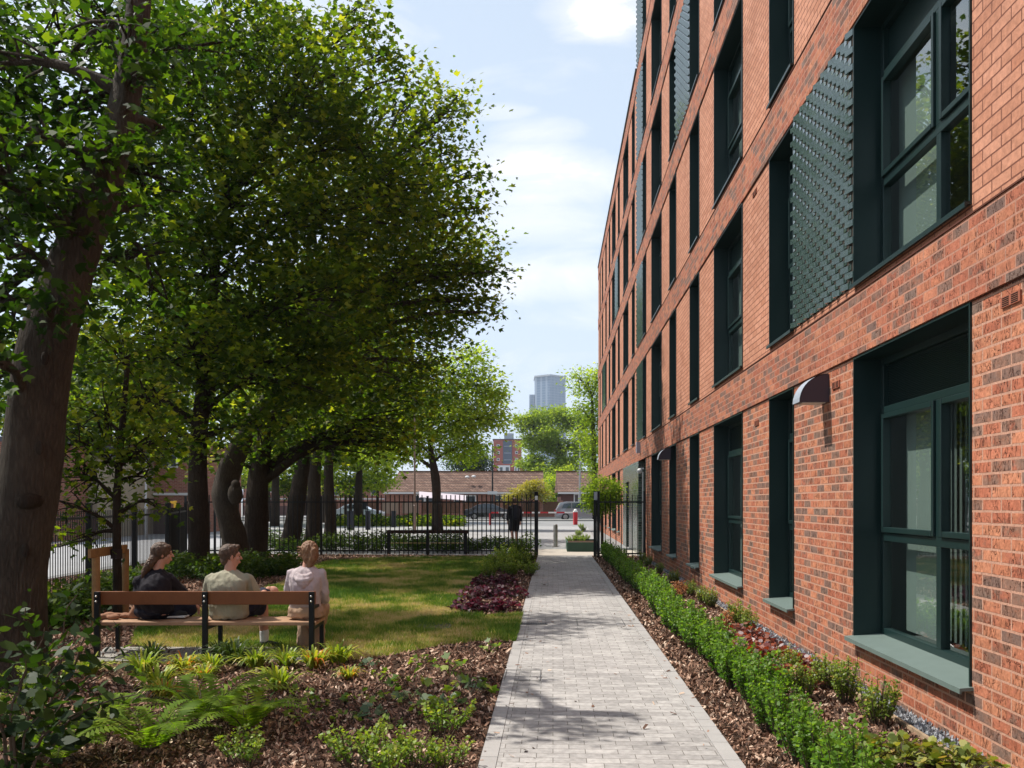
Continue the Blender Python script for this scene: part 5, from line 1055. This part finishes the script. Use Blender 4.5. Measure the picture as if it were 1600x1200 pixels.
m = MB(); q = gz(735, 92); m.add([tuple(gz(655, 92)+Vector((0, 0, 2.1))), tuple(gz(728, 92)+Vector((0, 0, 1.75))), tuple(gz(728, 94)+Vector((0, 0, 2.3))), tuple(gz(655, 94)+Vector((0, 0, 2.7)))] , [(0,1,2,3)])
m.add([tuple(Vector(p)-Vector((0, 0, .08))) for p in m.v[:4]], [(3,2,1,0)]); tag(m.build('awning', mat('awning_pink', (.50, .43, .45), .7, .2)), 'pale pink white awning over the fence in front of the bungalow', 'awning')
# garden fence with brick piers in front of the bungalows
q = gz(500, 88); q1 = gz(940, 88); L = (q1-q).length; fr = empty('garden_fence', q, 'brown panel fence on a low brick wall along the far pavement', 'fence', None, TH)
n = 14; skip = 0
for i in range(n):
    a, b_ = L*i/n+.17, L*(i+1)/n-.17
    m = MB(); m.box(a, -.03, .42, b_, .03, 1.62); 
    for k in range(8): m.box(a+(b_-a)*k/8+.01, -.045, .44, a+(b_-a)*(k+1)/8-.02, -.031, 1.60)
    m.build('fence_panel', mat('tan_fence', (.28, .20, .15), .8, .2) if 3 <= i <= 4 else BROWNP, fr)
    m = MB(); m.box(L*i/n-.16, -.16, 0, L*i/n+.16, .16, 1.75); m.build('pier', HB, fr)
m = MB(); m.box(.17, -.10, 0, L, .10, .40); m.box(.17, -.14, .402, L, .14, .46); m.build('low_wall', HB, fr)
# trees/hedge base beyond the car park
x, y = scatter_poly([gz(515, 57), gz(725, 57), gz(725, 63), gz(515, 63)], 5000); o = leaves('ground_cover', np.stack([x, y, R.uniform(.05, .75, 5000)*(.6+.4*vnoise(x, y, 1.2, 5))], 1), .25, LM_MAPLE, up=.4)
tag(o, 'low strip of green ground cover beyond the car park surface', 'ground cover', kind='stuff')
# red brick flats
def block(name, label, cat, px0, px1, zc, top, depth, m_, group=None):
    q = gz(px0, zc); L = (px1-px0)/F*zc; r_ = empty(name, q, label, cat, group, TH); hgt = H+(785-top)/F*zc
    return r_, L, hgt
RB = mat('far_red_brick', (.34, .085, .062), .9, .2, var=.3, vscale=.2)
r_, L, hg = block('flats', 'square red brick block of flats with a dark glazed middle on the skyline', 'tower block', 771, 815, 400, 687, 14, RB)
m = MB(); m.box(0, 0, 0, L, 13, hg); m.build('wall', RB, r_)
m = MB(); m.box(L*.34, -.5, 9, L*.66, -.01, hg-.6); m.build('glazed_bay', mat('far_bay', (.05, .07, .11), .3, .5), r_)
for k in range(6):
    z = hg-2.6-k*3.05
    for x in (L*.17, L*.82):
        m = MB(); m.box(x-.65, -.08, z-.7, x+.65, -.01, z+.5); o = m.build('window', WHITE, r_); g2 = MB(); g2.box(x-.45, -.12, z-.5, x+.45, -.085, z+.3); g2.build('pane', DARKG, o)
    m = MB(); m.box(L*.38, -.8, z-.5, L*.62, -.51, z-.2); m.build('balcony_rail', mat('far_rail', (.25, .28, .33), .5, .4), r_)
m = MB(); m.box(L*.38, 2, hg, L*.72, 10, hg+3.0); m.build('roof_plant', mat('far_grey', (.33, .36, .40), .7, .3), r_)
m = MB(); m.box(-.4, -.4, hg, L+.3, 13.3, hg+.35); m.build('parapet', mat('far_dark', (.06, .06, .07), .7, .3), r_)
r_, L, hg = block('white_office', 'low white panelled building at the foot of the red flats', 'building', 776, 826, 330, 725, 10, WHITE)
m = MB(); m.box(0, 0, 0, L, 10, hg); m.build('wall', RB, r_)
for a, b_ in ((.03, .42), (.55, .72), (.82, .98)):
    m = MB(); m.box(L*a, -.2, hg-4.2, L*b_, -.01, hg-.5); o = m.build('window_bay', WHITE, r_)
    m = MB(); m.box(L*(a*.8+b_*.2), -.3, hg-3.4, L*(a*.6+b_*.4), -.21, hg-1.2); m.box(L*(a*.35+b_*.65), -.3, hg-3.4, L*(a*.1+b_*.9), -.21, hg-1.2); m.build('glass', DARKG, o)
# glass skyscraper: two slipped shafts with a vertical fin grid
def skym():
    m = bpy.data.materials.new('tower_curtain_wall'); m.use_nodes = True; t = m.node_tree; b = t.nodes['Principled BSDF']; co = N(t, 'ShaderNodeTexCoord'); se = N(t, 'ShaderNodeSeparateXYZ'); t.links.new(co.outputs['Object'], se.inputs[0])
    def line(o, per, wd): 
        f = math_(t, 'FRACT', math_(t, 'DIVIDE', o, per)); return math_(t, 'LESS_THAN', f, wd)
    l = math_(t, 'MAXIMUM', line(math_(t, 'ADD', se.outputs[0], math_(t, 'MULTIPLY', se.outputs[1], .7)), 3.0, .35), math_(t, 'MULTIPLY', line(se.outputs[2], 3.3, .22), .6))
    x = N(t, 'ShaderNodeMix', data_type='RGBA'); t.links.new(l, x.inputs[0]); x.inputs[6].default_value = (.085, .15, .24, 1); x.inputs[7].default_value = (.22, .28, .36, 1)
    t.links.new(x.outputs[2], b.inputs['Base Color']); b.inputs['Roughness'].default_value = .35; b.inputs['Specular IOR Level'].default_value = .7; return m
SKYM = skym()
ZT = 1150; q = gz(836, ZT); S = ZT/F; r_ = empty('glass_skyscraper', q, 'pale blue glass skyscraper far behind the trees', 'skyscraper', None, TH); hg = H+(785-588)/F*ZT
m = MB(); m.prism([(0, 0), (22*S, -14), (48*S, 4), (48*S, 34), (0, 34)], 'z', 0, hg-1.5); m.build('main_shaft', SKYM, r_)
m = MB(); m.prism([(-1, -1), (22*S, -15.5), (48*S+1, 3), (48*S+1, 35), (-1, 35)], 'z', hg-1.4, hg+.6); m.build('crown_band', mat('far_grey', (.3,.3,.3)), r_)
m = MB(); m.box(-8.5*S, 4, 0, -.2, 30, H+(785-616)/F*ZT); m.build('side_shaft', SKYM, r_)
# left hand houses across the side road
LB = [(160, 300, 44, 690, 'brick_house', 'red brick house with a pale string course across the side road', HB), (70, 152, 38, 712, 'cream_house', 'cream rendered house with a dark base behind the leaning trunk', mat('cream_render', (.36, .31, .23), .85, .2, var=.3, vscale=2)),
      (380, 470, 105, 752, 'brick_terrace', 'low red brick terrace glimpsed between the maple trunks', HB), (480, 600, 105, 757, 'brick_terrace', 'red brick terrace with arched dark openings left of the bungalow', HB), (-260, 60, 34, 690, 'brick_terrace', 'brick terrace at the far left behind the leaning trunk', HB)]
for x0, x1, zc, top, nm, lb, mm in LB:
    r_, L, hg = block(nm, lb, 'house', x0, x1, zc, top, 8, mm, None)
    m = MB(); m.box(0, 0, 0, L, 8, hg); m.build('wall', mm, r_)
    m = MB(); m.box(-.05, -.06, 0, L+.05, -.003, 1.15); m.build('plinth', mat('dark_plinth', (.10, .055, .05), .9, .2), r_)
    m = MB(); m.box(-.05, -.08, 1.9, L+.05, -.004, 2.02); m.build('string_course', WHITE, r_)
    k = max(1, int(L/1.9))
    for i in range(k):
        xa = L*(i+.5)/k
        m = MB(); m.box(xa-.42, -.07, hg-1.3, xa+.42, -.006, hg-.25); o = m.build('window', WHITE, r_); m = MB(); m.box(xa-.34, -.09, hg-1.22, xa+.34, -.072, hg-.33); m.build('pane', DARKG, o)
    m = MB(); m.box(-.2, -.2, hg, L+.2, 8.2, hg+.18); m.build('roof', mat('far_dark', (.1,.1,.1)), r_)
# red car and yellow height post on the side road
car('red_car', 'red car parked across the side road behind the young tree', gz(212, 48), TH+.15, (.42, .015, .02), length=4.1)
q = gz(274, 36); r_ = empty('yellow_post', q, 'yellow post with a short crossbar in front of the brick house', 'post'); ym = mat('yellow_paint', (.65, .36, .02), .5, .4)
m = MB(); m.box(-.05, -.05, 0, .05, .05, 1.62); m.build('post', ym, r_); m = MB(); m.box(-.20, -.04, 1.50, -.052, .04, 1.60); m.build('arm', ym, r_)
m = MB(); o0, o1 = G(170, 848), G(310, 815); d = (o1-o0); 
m.cbox(((o0.x+o1.x)/2-1.2, (o0.y+o1.y)/2, .06), (d.length*1.6, .15, .12), rz=math.atan2(d.y, d.x)); o = m.build('kerb', mat('kerb_stone', (.20, .15, .11), .9, .2)); o['kind'] = 'structure'
q = G(318, 838); r_ = empty('litter_bin', q, 'squat black bin between the first two maple trunks', 'bin'); m = MB(); m.tube([(0,0,0),(0,0,.62),(0,0,.72),(0,0,.76)], [.26,.30,.26,.1], 14); m.build('body', BLACK, r_); m = MB(); m.tube([(0,0,.60),(0,0,.64)], .32, 14); m.build('rim', BLACK, r_)
# ------------------------------------------------------------ people: solids fused by voxel remesh into one smooth skin
FOLD = {'jumper': .010, 't_shirt': .009, 'hoodie': .009, 'hood': .005, 'trousers': .010, 'shorts': .007, 'hair': .007, 'top': .01}
def fuse(name, mb, m, parent, voxel=.008, smooth=6, k=.5):
    o = mb.build('tmp', m, None, fix=True); md = o.modifiers.new('r', 'REMESH'); md.mode = 'VOXEL'; md.voxel_size = voxel
    s = o.modifiers.new('s', 'SMOOTH'); s.factor = k; s.iterations = smooth
    bpy.context.view_layer.update(); dg = bpy.context.evaluated_depsgraph_get(); me = bpy.data.meshes.new_from_object(o.evaluated_get(dg)); bpy.data.objects.remove(o)
    me.name = name
    amp = FOLD.get(name, 0)
    if amp:
        from mathutils import noise as nz_
        nv = len(me.vertices); nn_ = np.zeros(nv*3, np.float32); me.vertex_normals.foreach_get('vector', nn_); nn_ = nn_.reshape(-1, 3); out_ = np.zeros((nv, 3), np.float32)
        for i_, v_ in enumerate(me.vertices):
            c_ = v_.co; st = (14, 14, 7) if name != 'hair' else (60, 60, 14)
            q_ = Vector((c_.x*st[0]+c_.z*4, c_.y*st[1], c_.z*st[2]+c_.x*5)); d_ = 1-abs(nz_.noise(q_))*2.4
            out_[i_] = (c_.x+nn_[i_][0]*amp*d_, c_.y+nn_[i_][1]*amp*d_, c_.z+nn_[i_][2]*amp*d_)
        me.vertices.foreach_set('co', out_.reshape(-1)); me.update()
    me.materials.clear(); me.materials.append(m); me.shade_smooth(); n = bpy.data.objects.new(name, me); link(n, parent); return n
class FB(MB):
    def limb(s, pts, rad, n=14):
        """tapered limb with round joints"""
        pts = [Vector(p) for p in pts]
        for i in range(len(pts)-1): s.tube([pts[i], pts[i+1]], [rad[i], rad[i+1]], n)
        for p, r_ in zip(pts, rad): s.sphere(p, r_*.995, 12, 9)
        return s
    def loft(s, rows, n=20):
        """rows: (cx, cy, cz, rx, ry, turn)"""
        vs = []
        for (cx, cy, cz, rx, ry, tn) in rows:
            for k in range(n):
                a = 2*math.pi*k/n; x = rx*math.copysign(abs(math.cos(a))**.85, math.cos(a)); y = ry*math.copysign(abs(math.sin(a))**.85, math.sin(a))
                vs.append((cx+x*math.cos(tn)-y*math.sin(tn), cy+x*math.sin(tn)+y*math.cos(tn), cz))
        fs = [tuple(range(n-1, -1, -1)), tuple((len(rows)-1)*n+k for k in range(n))]
        for i in range(len(rows)-1): fs += [(i*n+k, i*n+(k+1) % n, (i+1)*n+(k+1) % n, (i+1)*n+k) for k in range(n)]
        return s.add(vs, fs)
    def xsphere(s, c, r, M, sc=(1,1,1)):
        t = MB(); t.sphere((0,0,0), r, 14, 10, sc); return s.add([tuple(Vector(c)+M @ Vector(v)) for v in t.v], t.f)
    def head(s, c, yaw, pitch=0, sc=1.0, roll=0):
        """skull, jaw, nose, lips, brow, ears and neck root; yaw 0 looks along +Y"""
        M = Matrix.Rotation(yaw, 3, 'Z') @ Matrix.Rotation(pitch, 3, 'X') @ Matrix.Rotation(roll, 3, 'Y'); c = Vector(c)
        def E(p, r, e): s.xsphere(c+M @ (Vector(p)*sc), r*sc, M, e)
        E((0,-.012,.028), .088, (.86,1.05,.98)); E((0,.018,-.02), .068, (.90,.98,1.25)); E((0,.045,-.082), .030, (1.1,.9,.75)); E((0,.06,-.045), .034, (1.0,.8,1.0))
        E((0,.095,-.008), .014, (.8,1.3,1.5)); E((0,.108,-.022), .013, (1.1,1,.8)); E((0,.088,-.052), .014, (1.7,.9,.5)); E((0,.088,-.062), .012, (1.5,.9,.6)); E((0,.078,.03), .03, (1.7,.5,.5))
        for q in (-1, 1): E((q*.078,-.008,-.006), .021, (.35,.8,1.35)); E((q*.042,.062,-.018), .024, (1,.7,1))
        return M
    def hand(s, w, d, side, sc=1.0, curl=.5):
        """palm, four fingers of unequal length and a thumb; d = pointing direction"""
        w = Vector(w); d = Vector(d).normalized(); sd = d.cross(Vector((0,0,1)))
        if sd.length < .1: sd = Vector((1,0,0))
        sd.normalize(); up = sd.cross(d).normalized(); s.limb([w, w+d*.045*sc, w+d*.08*sc], [.024*sc, .030*sc, .026*sc], 10)
        for i, (o, l) in enumerate(((-.027,.062),(-.009,.075),(.009,.070),(.026,.055))):
            b = w+d*.085*sc+sd*o*sc; p1 = b+(d*math.cos(curl*.6)-up*math.sin(curl*.6))*l*.5*sc; p2 = p1+(d*math.cos(curl*1.5)-up*math.sin(curl*1.5))*l*.5*sc; s.limb([w+d*.06*sc+sd*o*sc, b, p1, p2], [.012*sc,.0095*sc,.0085*sc,.007*sc], 8)
        b = w+d*.03*sc+sd*side*.028*sc; s.limb([b, b+(sd*side*.7+d*.6)*.035*sc, b+(sd*side*.45+d*1.0)*.065*sc], [.013*sc,.010*sc,.008*sc], 8)
def hairmat(name, a, b):
    m = mat(name, a, .55, .4, var=.9, vscale=30, col2=b, bump=.5, bscale=90); return m
SKIN = mat('skin', (.52, .27, .19), .55, .4, var=.2, vscale=20, col2=(.46, .20, .14)); 
if 'skin' in MT: SKIN.node_tree.nodes['Principled BSDF'].inputs['Subsurface Weight'].default_value = .1; SKIN.node_tree.nodes['Principled BSDF'].inputs['Subsurface Radius'].default_value = (.02, .006, .003)
SZ = .372   # seat height
def seat_at(px, dy=.27):
    # local origin on the ground under the hips, bench frame
    u_ = (px-152)/(487-152)*bl*(BZ+dy)/BZ - .0; x = ((px-800)/F*(BZ+dy)) - ((152-800)/F*BZ); return bxy(x, dy)
def eyes(M, c, parent, sc=1.0):
    e = FB()
    for q in (-1, 1): e.xsphere(Vector(c)+M @ Vector((q*.032*sc, .082*sc, .004*sc)), .009*sc, M, (1.2,.6,.6))
    e.build('eyes', mat('eye_dark', (.03, .02, .015), .2, .6), parent, smooth=True)
def cloth(name, col, **k): return mat(name, col, .85, .2, var=.35, vscale=8, bump=.7, bscale=11, **k)
# --- seated man, seen from behind, face turned right
def man():
    q = seat_at(358); r_ = empty('person', q, 'man in a pale olive T-shirt and dark shorts sitting mid bench', 'person', None, bang)
    hc = (-.005, .07, .995); b = FB(); M = b.head(hc, -1.05, 0, 1.0)
    b.limb([(0,.03,.82), (0,.05,.93)], [.062, .056]); b.loft([(0,.0,.42,.15,.10,0), (0,0,.6,.15,.09,0), (0,0,.78,.17,.09,0), (0,.02,.84,.08,.06,0)])
    # arms: left one forward to the lap, right one resting on the raised knee
    b.limb([(-.19,.03,.75), (-.24,.12,.55), (-.10,.33,.50)], [.05, .042, .03]); b.hand((-.10,.33,.50), (.8,.5,-.2), 1)
    b.limb([(.19,.03,.75), (.25,.15,.57), (.30,.36,.64)], [.042, .040, .03]); b.hand((.30,.36,.64), (.2,.5,-.5), -1)
    # legs: left foot on the lawn, right ankle over the left knee with the knee out to the right
    b.limb([(-.02,.12,.46), (.22,.42,.44), (.235,.44,.13), (.235,.43,.07)], [.085, .062, .042, .036]); b.limb([(.235,.41,.05), (.30,.44,.04)], [.035,.03])
    b.limb([(.09,.12,.47), (.335,.40,.605), (.05,.60,.50)], [.088, .064, .042])
    fuse('body', b, SKIN, r_, .007, 4)
    s = FB(); s.loft([(0,.01,.382,.165,.13,0), (0,.005,.42,.190,.150,0), (0,.0,.50,.198,.150,0), (0,-.015,.60,.185,.135,0), (0,-.02,.70,.198,.130,0), (0,-.005,.77,.220,.118,0), (0,.012,.815,.178,.095,0), (0,.025,.845,.095,.075,0), (0,.03,.862,.068,.062,0)])
    for sx in (-1, 1): s.limb([(sx*.178,.012,.765), (sx*.222,.06,.66), (sx*.238,.095,.60)], [.066,.062,.060])
    fuse('t_shirt', s, cloth('olive_cotton', (.34, .32, .235)), r_, .008, 5)
    t = FB(); t.limb([(.0,.1,.45), (.19,.36,.452)], [.112,.088]); t.limb([(.06,.1,.45), (.265,.32,.575)], [.112,.086]); t.sphere((0,.06,.44), .14, 12, 8, (1.15,1,.62))
    fuse('shorts', t, cloth('dark_shorts', (.022, .024, .045)), r_, .009, 5)
    h = FB(); 
    def E(p, r0, e): h.xsphere(Vector(hc)+M @ Vector(p), r0, M, e)
    E((0,-.022,.042), .092, (.90,1.02,.96)); E((0,.03,.098), .045, (1.3,1.2,.62)); E((0,.065,.105), .026, (1.5,.8,.7)); E((0,-.060,-.02), .055, (1.15,.7,1.2))
    fuse('hair', h, hairmat('dark_hair', (.055, .028, .016), (.13, .075, .045)), r_, .007, 3); eyes(M, hc, r_)
    k = FB(); k.limb([(.235,.435,.185), (.236,.43,.07)], [.049,.044]); fuse('sock', k, cloth('white_sock', (.72,.72,.70)), r_, .006, 2)
    k = FB(); k.limb([(.225,.42,.050), (.30,.43,.045), (.365,.44,.036)], [.046,.042,.034]); fuse('shoe', k, mat('black_canvas', (.012,.012,.014), .7, .3), r_, .006, 2)
    k = MB(); k.prism([(.175,.40),(.20,.375),(.30,.38),(.40,.40),(.405,.45),(.34,.485),(.22,.47),(.18,.45)], 'z', .002, .018); k.build('sole', mat('white_rubber', (.6,.6,.57), .6, .3), r_)
man()
# --- woman in black, cross legged, turned right
def woman_black():
    q = seat_at(245); r_ = empty('person', q, 'woman in a black jumper sitting cross legged at the left of the bench', 'person', None, bang)
    hc = (.035,.06,1.02); b = FB(); M = b.head(hc, -1.15, -.02, .96)
    b.limb([(-.005,.02,.84), (.02,.045,.955)], [.055,.048]); b.loft([(-.01,0,.42,.15,.11,-.5), (-.02,0,.6,.13,.09,-.5), (-.02,0,.78,.14,.08,-.5), (-.005,.01,.86,.07,.055,-.5)])
    b.limb([(.06,.12,.74), (.16,.22,.60), (.27,.26,.50)], [.04,.035,.026]); b.hand((.275,.26,.51), (.35,.3,-.6), -1, .95)
    b.limb([(-.17,-.02,.74), (-.12,.22,.58), (.12,.34,.50)], [.04,.035,.026]); b.hand((.12,.34,.50), (.9,.2,-.1), 1, .95)
    b.limb([(.05,.05,.46), (.18,.30,.44), (.12,.12,.41)], [.07,.05,.04])
    fuse('body', b, SKIN, r_, .007, 4)
    s = FB(); s.loft([(-.02,.01,.455,.20,.15,-.4), (-.03,.0,.52,.205,.155,-.4), (-.04,-.01,.62,.200,.150,-.45), (-.035,-.01,.71,.190,.140,-.5), (-.02,0,.78,.165,.118,-.5), (-.01,.01,.835,.105,.085,-.5), (0,.02,.875,.058,.055,-.5)])
    s.limb([(.075,.09,.76), (.155,.20,.64), (.265,.255,.52)], [.068,.058,.042]); s.limb([(-.155,-.03,.75), (-.14,.18,.60), (.10,.33,.51)], [.070,.058,.042])
    fuse('jumper', s, cloth('black_jumper', (.014,.012,.017), col2=(.03,.026,.034)), r_, .009, 6)
    t = FB(); t.limb([(-.05,.02,.46), (-.20,.22,.455), (.02,.36,.42)], [.105,.085,.06]); t.limb([(.02,.02,.455), (.24,.22,.445), (.06,.10,.42)], [.11,.080,.055]); t.sphere((-.03,.0,.455), .175, 14, 10, (1.1,.85,.48)); t.limb([(-.1,-.04,.435), (.17,.06,.43)], [.06,.055])
    fuse('trousers', t, cloth('navy_trousers', (.010,.012,.024)), r_, .009, 5)
    h = FB()
    def E(p, r0, e): h.xsphere(Vector(hc)+M @ (Vector(p)*.96), r0, M, e)
    E((0,-.020,.034), .094, (.90,1.05,1.0)); E((0,-.065,-.01), .062, (1.1,.9,1.1)); E((0,.02,.075), .06, (1.25,1.0,.6))
    h.limb([Vector(hc)+Vector((-.06,-.05,-.03)), Vector(hc)+Vector((-.10,-.09,-.10)), Vector(hc)+Vector((-.14,-.11,-.17)), Vector(hc)+Vector((-.155,-.12,-.23))], [.045,.04,.028,.012])
    fuse('hair', h, hairmat('brown_hair', (.055,.026,.014), (.13,.07,.038)), r_, .007, 3); eyes(M, hc, r_, .96)
    k = FB(); k.limb([(.13,.03,.415), (.20,.05,.415), (.25,.07,.412)], [.042,.042,.034]); fuse('shoe', k, mat('black_canvas', (1,1,1)), r_, .006, 2)
    k = MB(); k.prism([(.10,.385),(.29,.385),(.292,.40),(.26,.404),(.10,.402)], 'y', -.012, .11); k.build('sole', MT['white_rubber'], r_, bevel=.004)
woman_black()
# --- woman in a hoodie, seen from behind
def woman_hoodie():
    q = seat_at(478); r_ = empty('person', q, 'woman in a pale lilac hoodie and beige trousers at the bench right end', 'person', None, bang)
    hc = (.022,.06,1.035); b = FB(); M = b.head(hc, .22, -.05, .95)
    b.limb([(0,.03,.86), (.01,.05,.97)], [.05,.046]); b.loft([(0,0,.42,.14,.11,0), (0,0,.6,.11,.08,0), (0,0,.8,.13,.07,0), (0,.01,.88,.06,.05,0)])
    b.limb([(-.15,.02,.82), (-.18,.08,.60), (-.08,.30,.50)], [.04,.035,.026]); b.hand((-.08,.30,.50), (.5,.6,-.2), 1, .92)
    b.limb([(.15,.02,.82), (.17,.08,.60), (.10,.30,.50)], [.04,.035,.026]); b.hand((.10,.30,.50), (-.4,.6,-.2), -1, .92)
    b.limb([(-.07,.1,.45), (-.09,.44,.44), (-.09,.42,.10), (-.09,.50,.05)], [.08,.06,.04,.03]); b.limb([(.07,.1,.45), (.07,.44,.44), (.04,.42,.10), (.04,.50,.05)], [.08,.06,.04,.03])
    fuse('body', b, SKIN, r_, .007, 4)
    s = FB(); s.loft([(-.005,.01,.47,.155,.125,0), (-.005,.0,.53,.152,.120,0), (0,-.012,.62,.142,.108,0), (0,-.018,.72,.158,.108,0), (0,-.005,.80,.170,.102,0), (0,.012,.86,.135,.085,0), (.005,.03,.90,.075,.07,0)])
    s.limb([(-.145,.012,.825), (-.178,.04,.66), (-.185,.10,.56), (-.09,.28,.51)], [.052,.050,.046,.036]); s.limb([(.150,.012,.825), (.170,.05,.66), (.165,.11,.56), (.10,.28,.51)], [.052,.050,.046,.036])
    fuse('hoodie', s, cloth('lilac_fleece', (.50,.42,.43)), r_, .008, 5)
    k = FB()     # the hood lies as folded collar rolls on the back
    for dz, ww, rr0, yb in ((.005, .095, .034, -.145), (-.03, .110, .034, -.165), (-.068, .090, .032, -.160), (-.10, .055, .026, -.150)):
        pts = [(ww*math.cos(a), .030+yb*math.sin(a), .868+dz*.8-.075*math.sin(a)**1.3) for a in np.linspace(0, math.pi, 9)]
        k.limb(pts, [rr0*(.25+.75*math.sin(a)) for a in np.linspace(0, math.pi, 9)], 10)
    fuse('hood', k, MT['lilac_fleece'], r_, .007, 4)
    t = FB(); t.sphere((0,.01,.455), .185, 16, 10, (1.02,.82,.50)); t.limb([(-.08,.08,.445), (-.10,.42,.435), (-.11,.44,.25), (-.11,.44,.07)], [.10,.082,.072,.082]); t.limb([(.08,.08,.445), (.07,.42,.435), (.03,.44,.25), (.02,.45,.07)], [.10,.082,.070,.078])
    t.loft([(0,0,.40,.18,.13,0), (0,0,.47,.165,.125,0), (0,0,.50,.15,.115,0)])
    fuse('trousers', t, cloth('beige_trousers', (.42,.285,.195)), r_, .009, 5)
    h = FB()
    def E(p, r0, e): h.xsphere(Vector(hc)+M @ (Vector(p)*.95), r0, M, e)
    E((0,-.018,.03), .095, (.92,1.05,1.02)); E((0,-.06,-.04), .062, (1.1,.85,1.3)); E((.055,-.075,-.02), .045, (.8,.9,1.3)); h.limb([Vector(hc)+Vector((.06,-.09,.03)), Vector(hc)+Vector((.055,-.10,-.05)), Vector(hc)+Vector((.02,-.08,-.12))], [.034,.038,.03])
    rg = random.Random(3)
    for i in range(10): a = Vector(hc)+Vector((-.05, -.06, .02+i*.008-.04)); h.limb([a, a+Vector((-.05-.03*rg.random(), rg.uniform(-.02, .02), rg.uniform(-.03, .03)))], [.010,.003], 6)
    fuse('hair', h, hairmat('auburn_hair', (.16,.07,.03), (.27,.145,.07)), r_, .006, 2)
    k = FB(); k.limb([(-.10,.44,.045), (-.10,.55,.035)], [.045,.036]); k.limb([(.03,.45,.045), (.03,.56,.035)], [.045,.036]); fuse('shoes', k, MT['white_rubber'], r_, .007, 2)
woman_hoodie()
q = seat_at(188, .30); mb = FB(); rg = random.Random(8)
for i in range(14): mb.sphere((rg.uniform(-.16,.17), rg.uniform(-.10,.10), SZ+.02+.02*rg.random()), rg.uniform(.025,.045), 8, 6, (1.6,1,.7))
mb.limb([(.12,0,SZ+.03), (.16,.02,SZ+.12), (.15,.03,SZ+.17)], [.045,.035,.02])
o = fuse('folded_jacket', mb, cloth('tan_cloth', (.30,.15,.09)), None, .009, 3); o.location = q; o.rotation_euler[2] = bang; tag(o, 'crumpled tan brown jacket lying on the left end of the bench', 'jacket')
# --- person walking away beyond the gate
def walker():
    q = gz(804, 33); r_ = empty('person', q, 'person in black top and shorts with a dark backpack walking away beyond the railing', 'person', None, .25)
    hc = (0,.03,1.60); b = FB(); M = b.head(hc, 0, -.1, 1.0); b.limb([(0,0,1.40),(0,.02,1.52)], [.06,.055]); b.loft([(0,0,.85,.15,.1,0),(0,0,1.1,.13,.09,0),(0,0,1.35,.17,.09,0),(0,0,1.43,.08,.06,0)])
    b.limb([(-.08,0,.88),(-.11,-.06,.48),(-.10,-.20,.10),(-.10,-.14,.05)], [.085,.06,.04,.035]); b.limb([(.08,0,.88),(.09,.12,.48),(.09,.06,.08),(.09,.16,.05)], [.085,.06,.04,.035])
    b.limb([(-.19,0,1.37),(-.25,.02,1.10),(-.22,.14,.88)], [.05,.04,.03]); b.hand((-.22,.14,.88), (0,.3,-1), 1); b.limb([(.19,0,1.37),(.24,-.04,1.10),(.22,.02,.86)], [.05,.04,.03]); b.hand((.22,.02,.86), (0,.2,-1), -1)
    fuse('body', b, SKIN, r_, .012, 3)
    s = FB(); s.loft([(0,0,.86,.19,.14,0),(0,0,1.1,.18,.13,0),(0,0,1.34,.20,.12,0),(0,0,1.42,.14,.09,0),(0,.01,1.47,.07,.06,0)]); s.limb([(-.18,0,1.36),(-.24,.02,1.10),(-.225,.12,.92)], [.07,.06,.05]); s.limb([(.18,0,1.36),(.235,-.03,1.10),(.22,.0,.90)], [.07,.06,.05])
    fuse('top', s, cloth('black_top', (.012,.012,.016)), r_, .012, 3)
    t = FB(); t.limb([(-.08,0,.86),(-.11,-.04,.56)], [.115,.10]); t.limb([(.08,0,.86),(.09,.08,.56)], [.115,.10]); t.sphere((0,0,.86), .17, 12, 8, (1.1,.8,.7)); fuse('shorts', t, MT['black_top'], r_, .012, 3)
    k = FB(); k.sphere((.02,-.17,1.18), .17, 12, 10, (.95,.6,1.4)); k.sphere((.02,-.2,1.02), .13, 12, 10, (1,.6,.9)); fuse('backpack', k, mat('backpack_fabric', (.02,.02,.03), .8, .2), r_, .012, 2)
    h = FB(); h.xsphere(Vector(hc)+Vector((0,-.02,.04)), .095, Matrix.Identity(3), (.9,1.02,1)); h.sphere(Vector(hc)+Vector((0,-.07,-.03)), .06); fuse('hair', h, MT['dark_hair'], r_, .01, 2)
    k = FB(); k.limb([(-.10,-.2,.06),(-.10,-.08,.04)], [.05,.04]); k.limb([(.09,.06,.06),(.09,.19,.04)], [.05,.04]); fuse('shoes', k, MT['white_rubber'], r_, .01, 2)
walker()
# ------------------------------------------------------------ the summer haze between here and the skyline
m = MB(); m.box(-700, -70, -1, 700, 1400, 230)
hz = bpy.data.materials.new('haze'); hz.use_nodes = True; t = hz.node_tree; t.nodes.clear(); o_ = N(t, 'ShaderNodeOutputMaterial'); pv = N(t, 'ShaderNodeVolumePrincipled')
pv.inputs['Color'].default_value = (.86, .92, 1, 1); pv.inputs['Density'].default_value = .0002; pv.inputs['Anisotropy'].default_value = .2; t.links.new(pv.outputs[0], o_.inputs['Volume'])
o = m.build('haze', hz); o['kind'] = 'stuff'; o['label'] = 'faint pale blue summer haze softening the distant towers'; o['category'] = 'haze'
